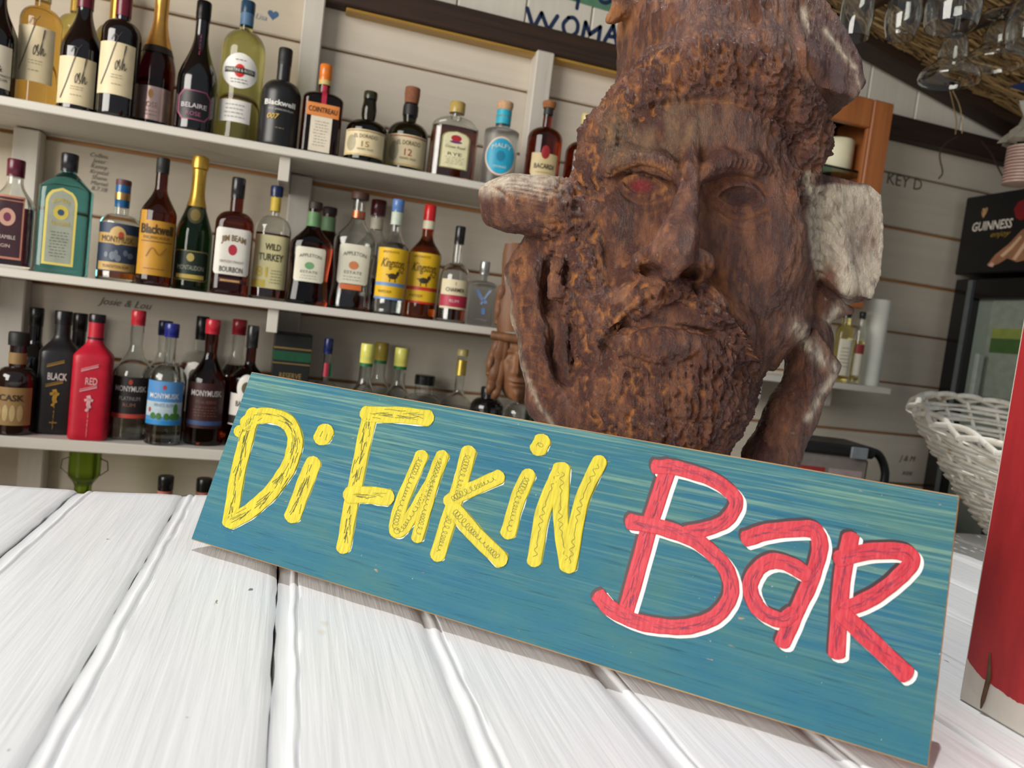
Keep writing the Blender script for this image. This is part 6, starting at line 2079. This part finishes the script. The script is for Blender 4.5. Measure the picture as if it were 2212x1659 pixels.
# face: a shaped shell, deeper at brow, nose and lips
v, f = [], []
nu_, nv_ = 30, 44
def face_depth(s, q):
    """s -1..1 across, q 0..1 from chin to brow"""
    d = 34 * (1 - abs(s) ** 2.2) * (0.55 + .45 * math.sin(math.pi * (.15 + .8 * q)))
    g = lambda a, b, wa, wb: math.exp(-((s - a) / wa) ** 2 - ((q - b) / wb) ** 2)
    d += 20 * g(0, .50, .13, .07) + 12 * g(0, .66, .10, .16)                # nose
    d += 6 * g(0, .46, .26, .035)
    d -= 7 * (g(-.42, .70, .22, .06) + g(.42, .70, .22, .06))               # eye hollows
    d += 6 * (g(-.42, .705, .15, .032) + g(.42, .705, .15, .032))           # eyes
    d += 6 * (g(-.42, .80, .3, .035) + g(.42, .80, .3, .035))               # brows
    d += 7 * g(0, .325, .34, .028) + 8 * g(0, .255, .28, .028) - 6 * g(0, .29, .36, .012)   # lips
    d += 6 * g(0, .12, .3, .07) + 5 * (g(-.6, .52, .2, .14) + g(.6, .52, .2, .14))
    return d
fx0, ftop, fchin = 1122, 735, 868
for j in range(nv_ + 1):
    q = j / nv_
    hw = 44 * (0.30 + .70 * min(1, (q / .38)) ** .6) * (1 - .10 * max(0, q - .75) / .25)
    py = fchin + (ftop - fchin) * q
    for i in range(nu_ + 1):
        s = 2 * i / nu_ - 1
        v.append(tuple(mp_(fx0 + hw * s - 6 * (1 - q), py + 6 * s, face_depth(s, q) * MS)))
n0 = len(v)
for j in range(nv_ + 1):
    for i in range(nu_ + 1):
        p = v[j * (nu_ + 1) + i]
        v.append((p[0] * .97, .012, p[2]))
for j in range(nv_):
    for i in range(nu_):
        a = j * (nu_ + 1) + i
        f += [(a, a + 1, a + nu_ + 2, a + nu_ + 1), (n0 + a, n0 + a + nu_ + 1, n0 + a + nu_ + 2, n0 + a + 1)]
bd_ = [j * (nu_ + 1) for j in range(nv_ + 1)]
for lst in (bd_, [b + nu_ for b in bd_], list(range(nu_ + 1)), [nv_ * (nu_ + 1) + i for i in range(nu_ + 1)]):
    for a, b in zip(lst[:-1], lst[1:]):
        f.append((a, b, n0 + b, n0 + a))
mesh_obj('face', v, f, _wd, mk, smooth=50)
m_ = MB(); m_.tube([mp_(x, 724 + (x - 1065) * .16, .012 + .016 * math.sin((x - 1062) / 110 * math.pi)) for x in np.linspace(1062, 1172, 14)], 12 * MS, 10, .8); m_.build('headband', _wd, mk, smooth=60)
m_ = MB(); m_.tube([mp_(1120 - 3 * q, 716 - 190 * q, .012) for q in np.linspace(0, 1, 10)], [MS * (46 - 22 * q ** 1.5 + 3 * math.sin(q * 9)) for q in np.linspace(0, 1, 10)], 18, .6); m_.build('cap', _wd, mk, smooth=60)
for pts, r_ in (([(1082, 738), (1072, 790), (1062, 830), (1056, 850)], 13), ([(1090, 740), (1084, 790), (1074, 840), (1066, 862)], 12), ([(1076, 736), (1060, 775), (1054, 810)], 9), ([(1168, 745), (1172, 800), (1166, 850)], 12), ([(1086, 620), (1078, 660), (1074, 700)], 10)):
    m_ = MB(); C = [mp_(x, y, .014 + .004 * math.sin(i)) for i, (x, y) in enumerate(spline(pts, 6))]
    n_ = len(C); m_.tube(C, [MS * r_ * (1 - .55 * (i / n_) ** 3) for i in range(n_)], 9, .8); m_.build('lock', _wd, mk, smooth=60)
m_ = MB(); m_.tube([mp_(1098, 512, -.02), mp_(1112, 528, .010)], .0012, 6); m_.build('hanging_cord', plain((150, 130, 96), .7), mk)
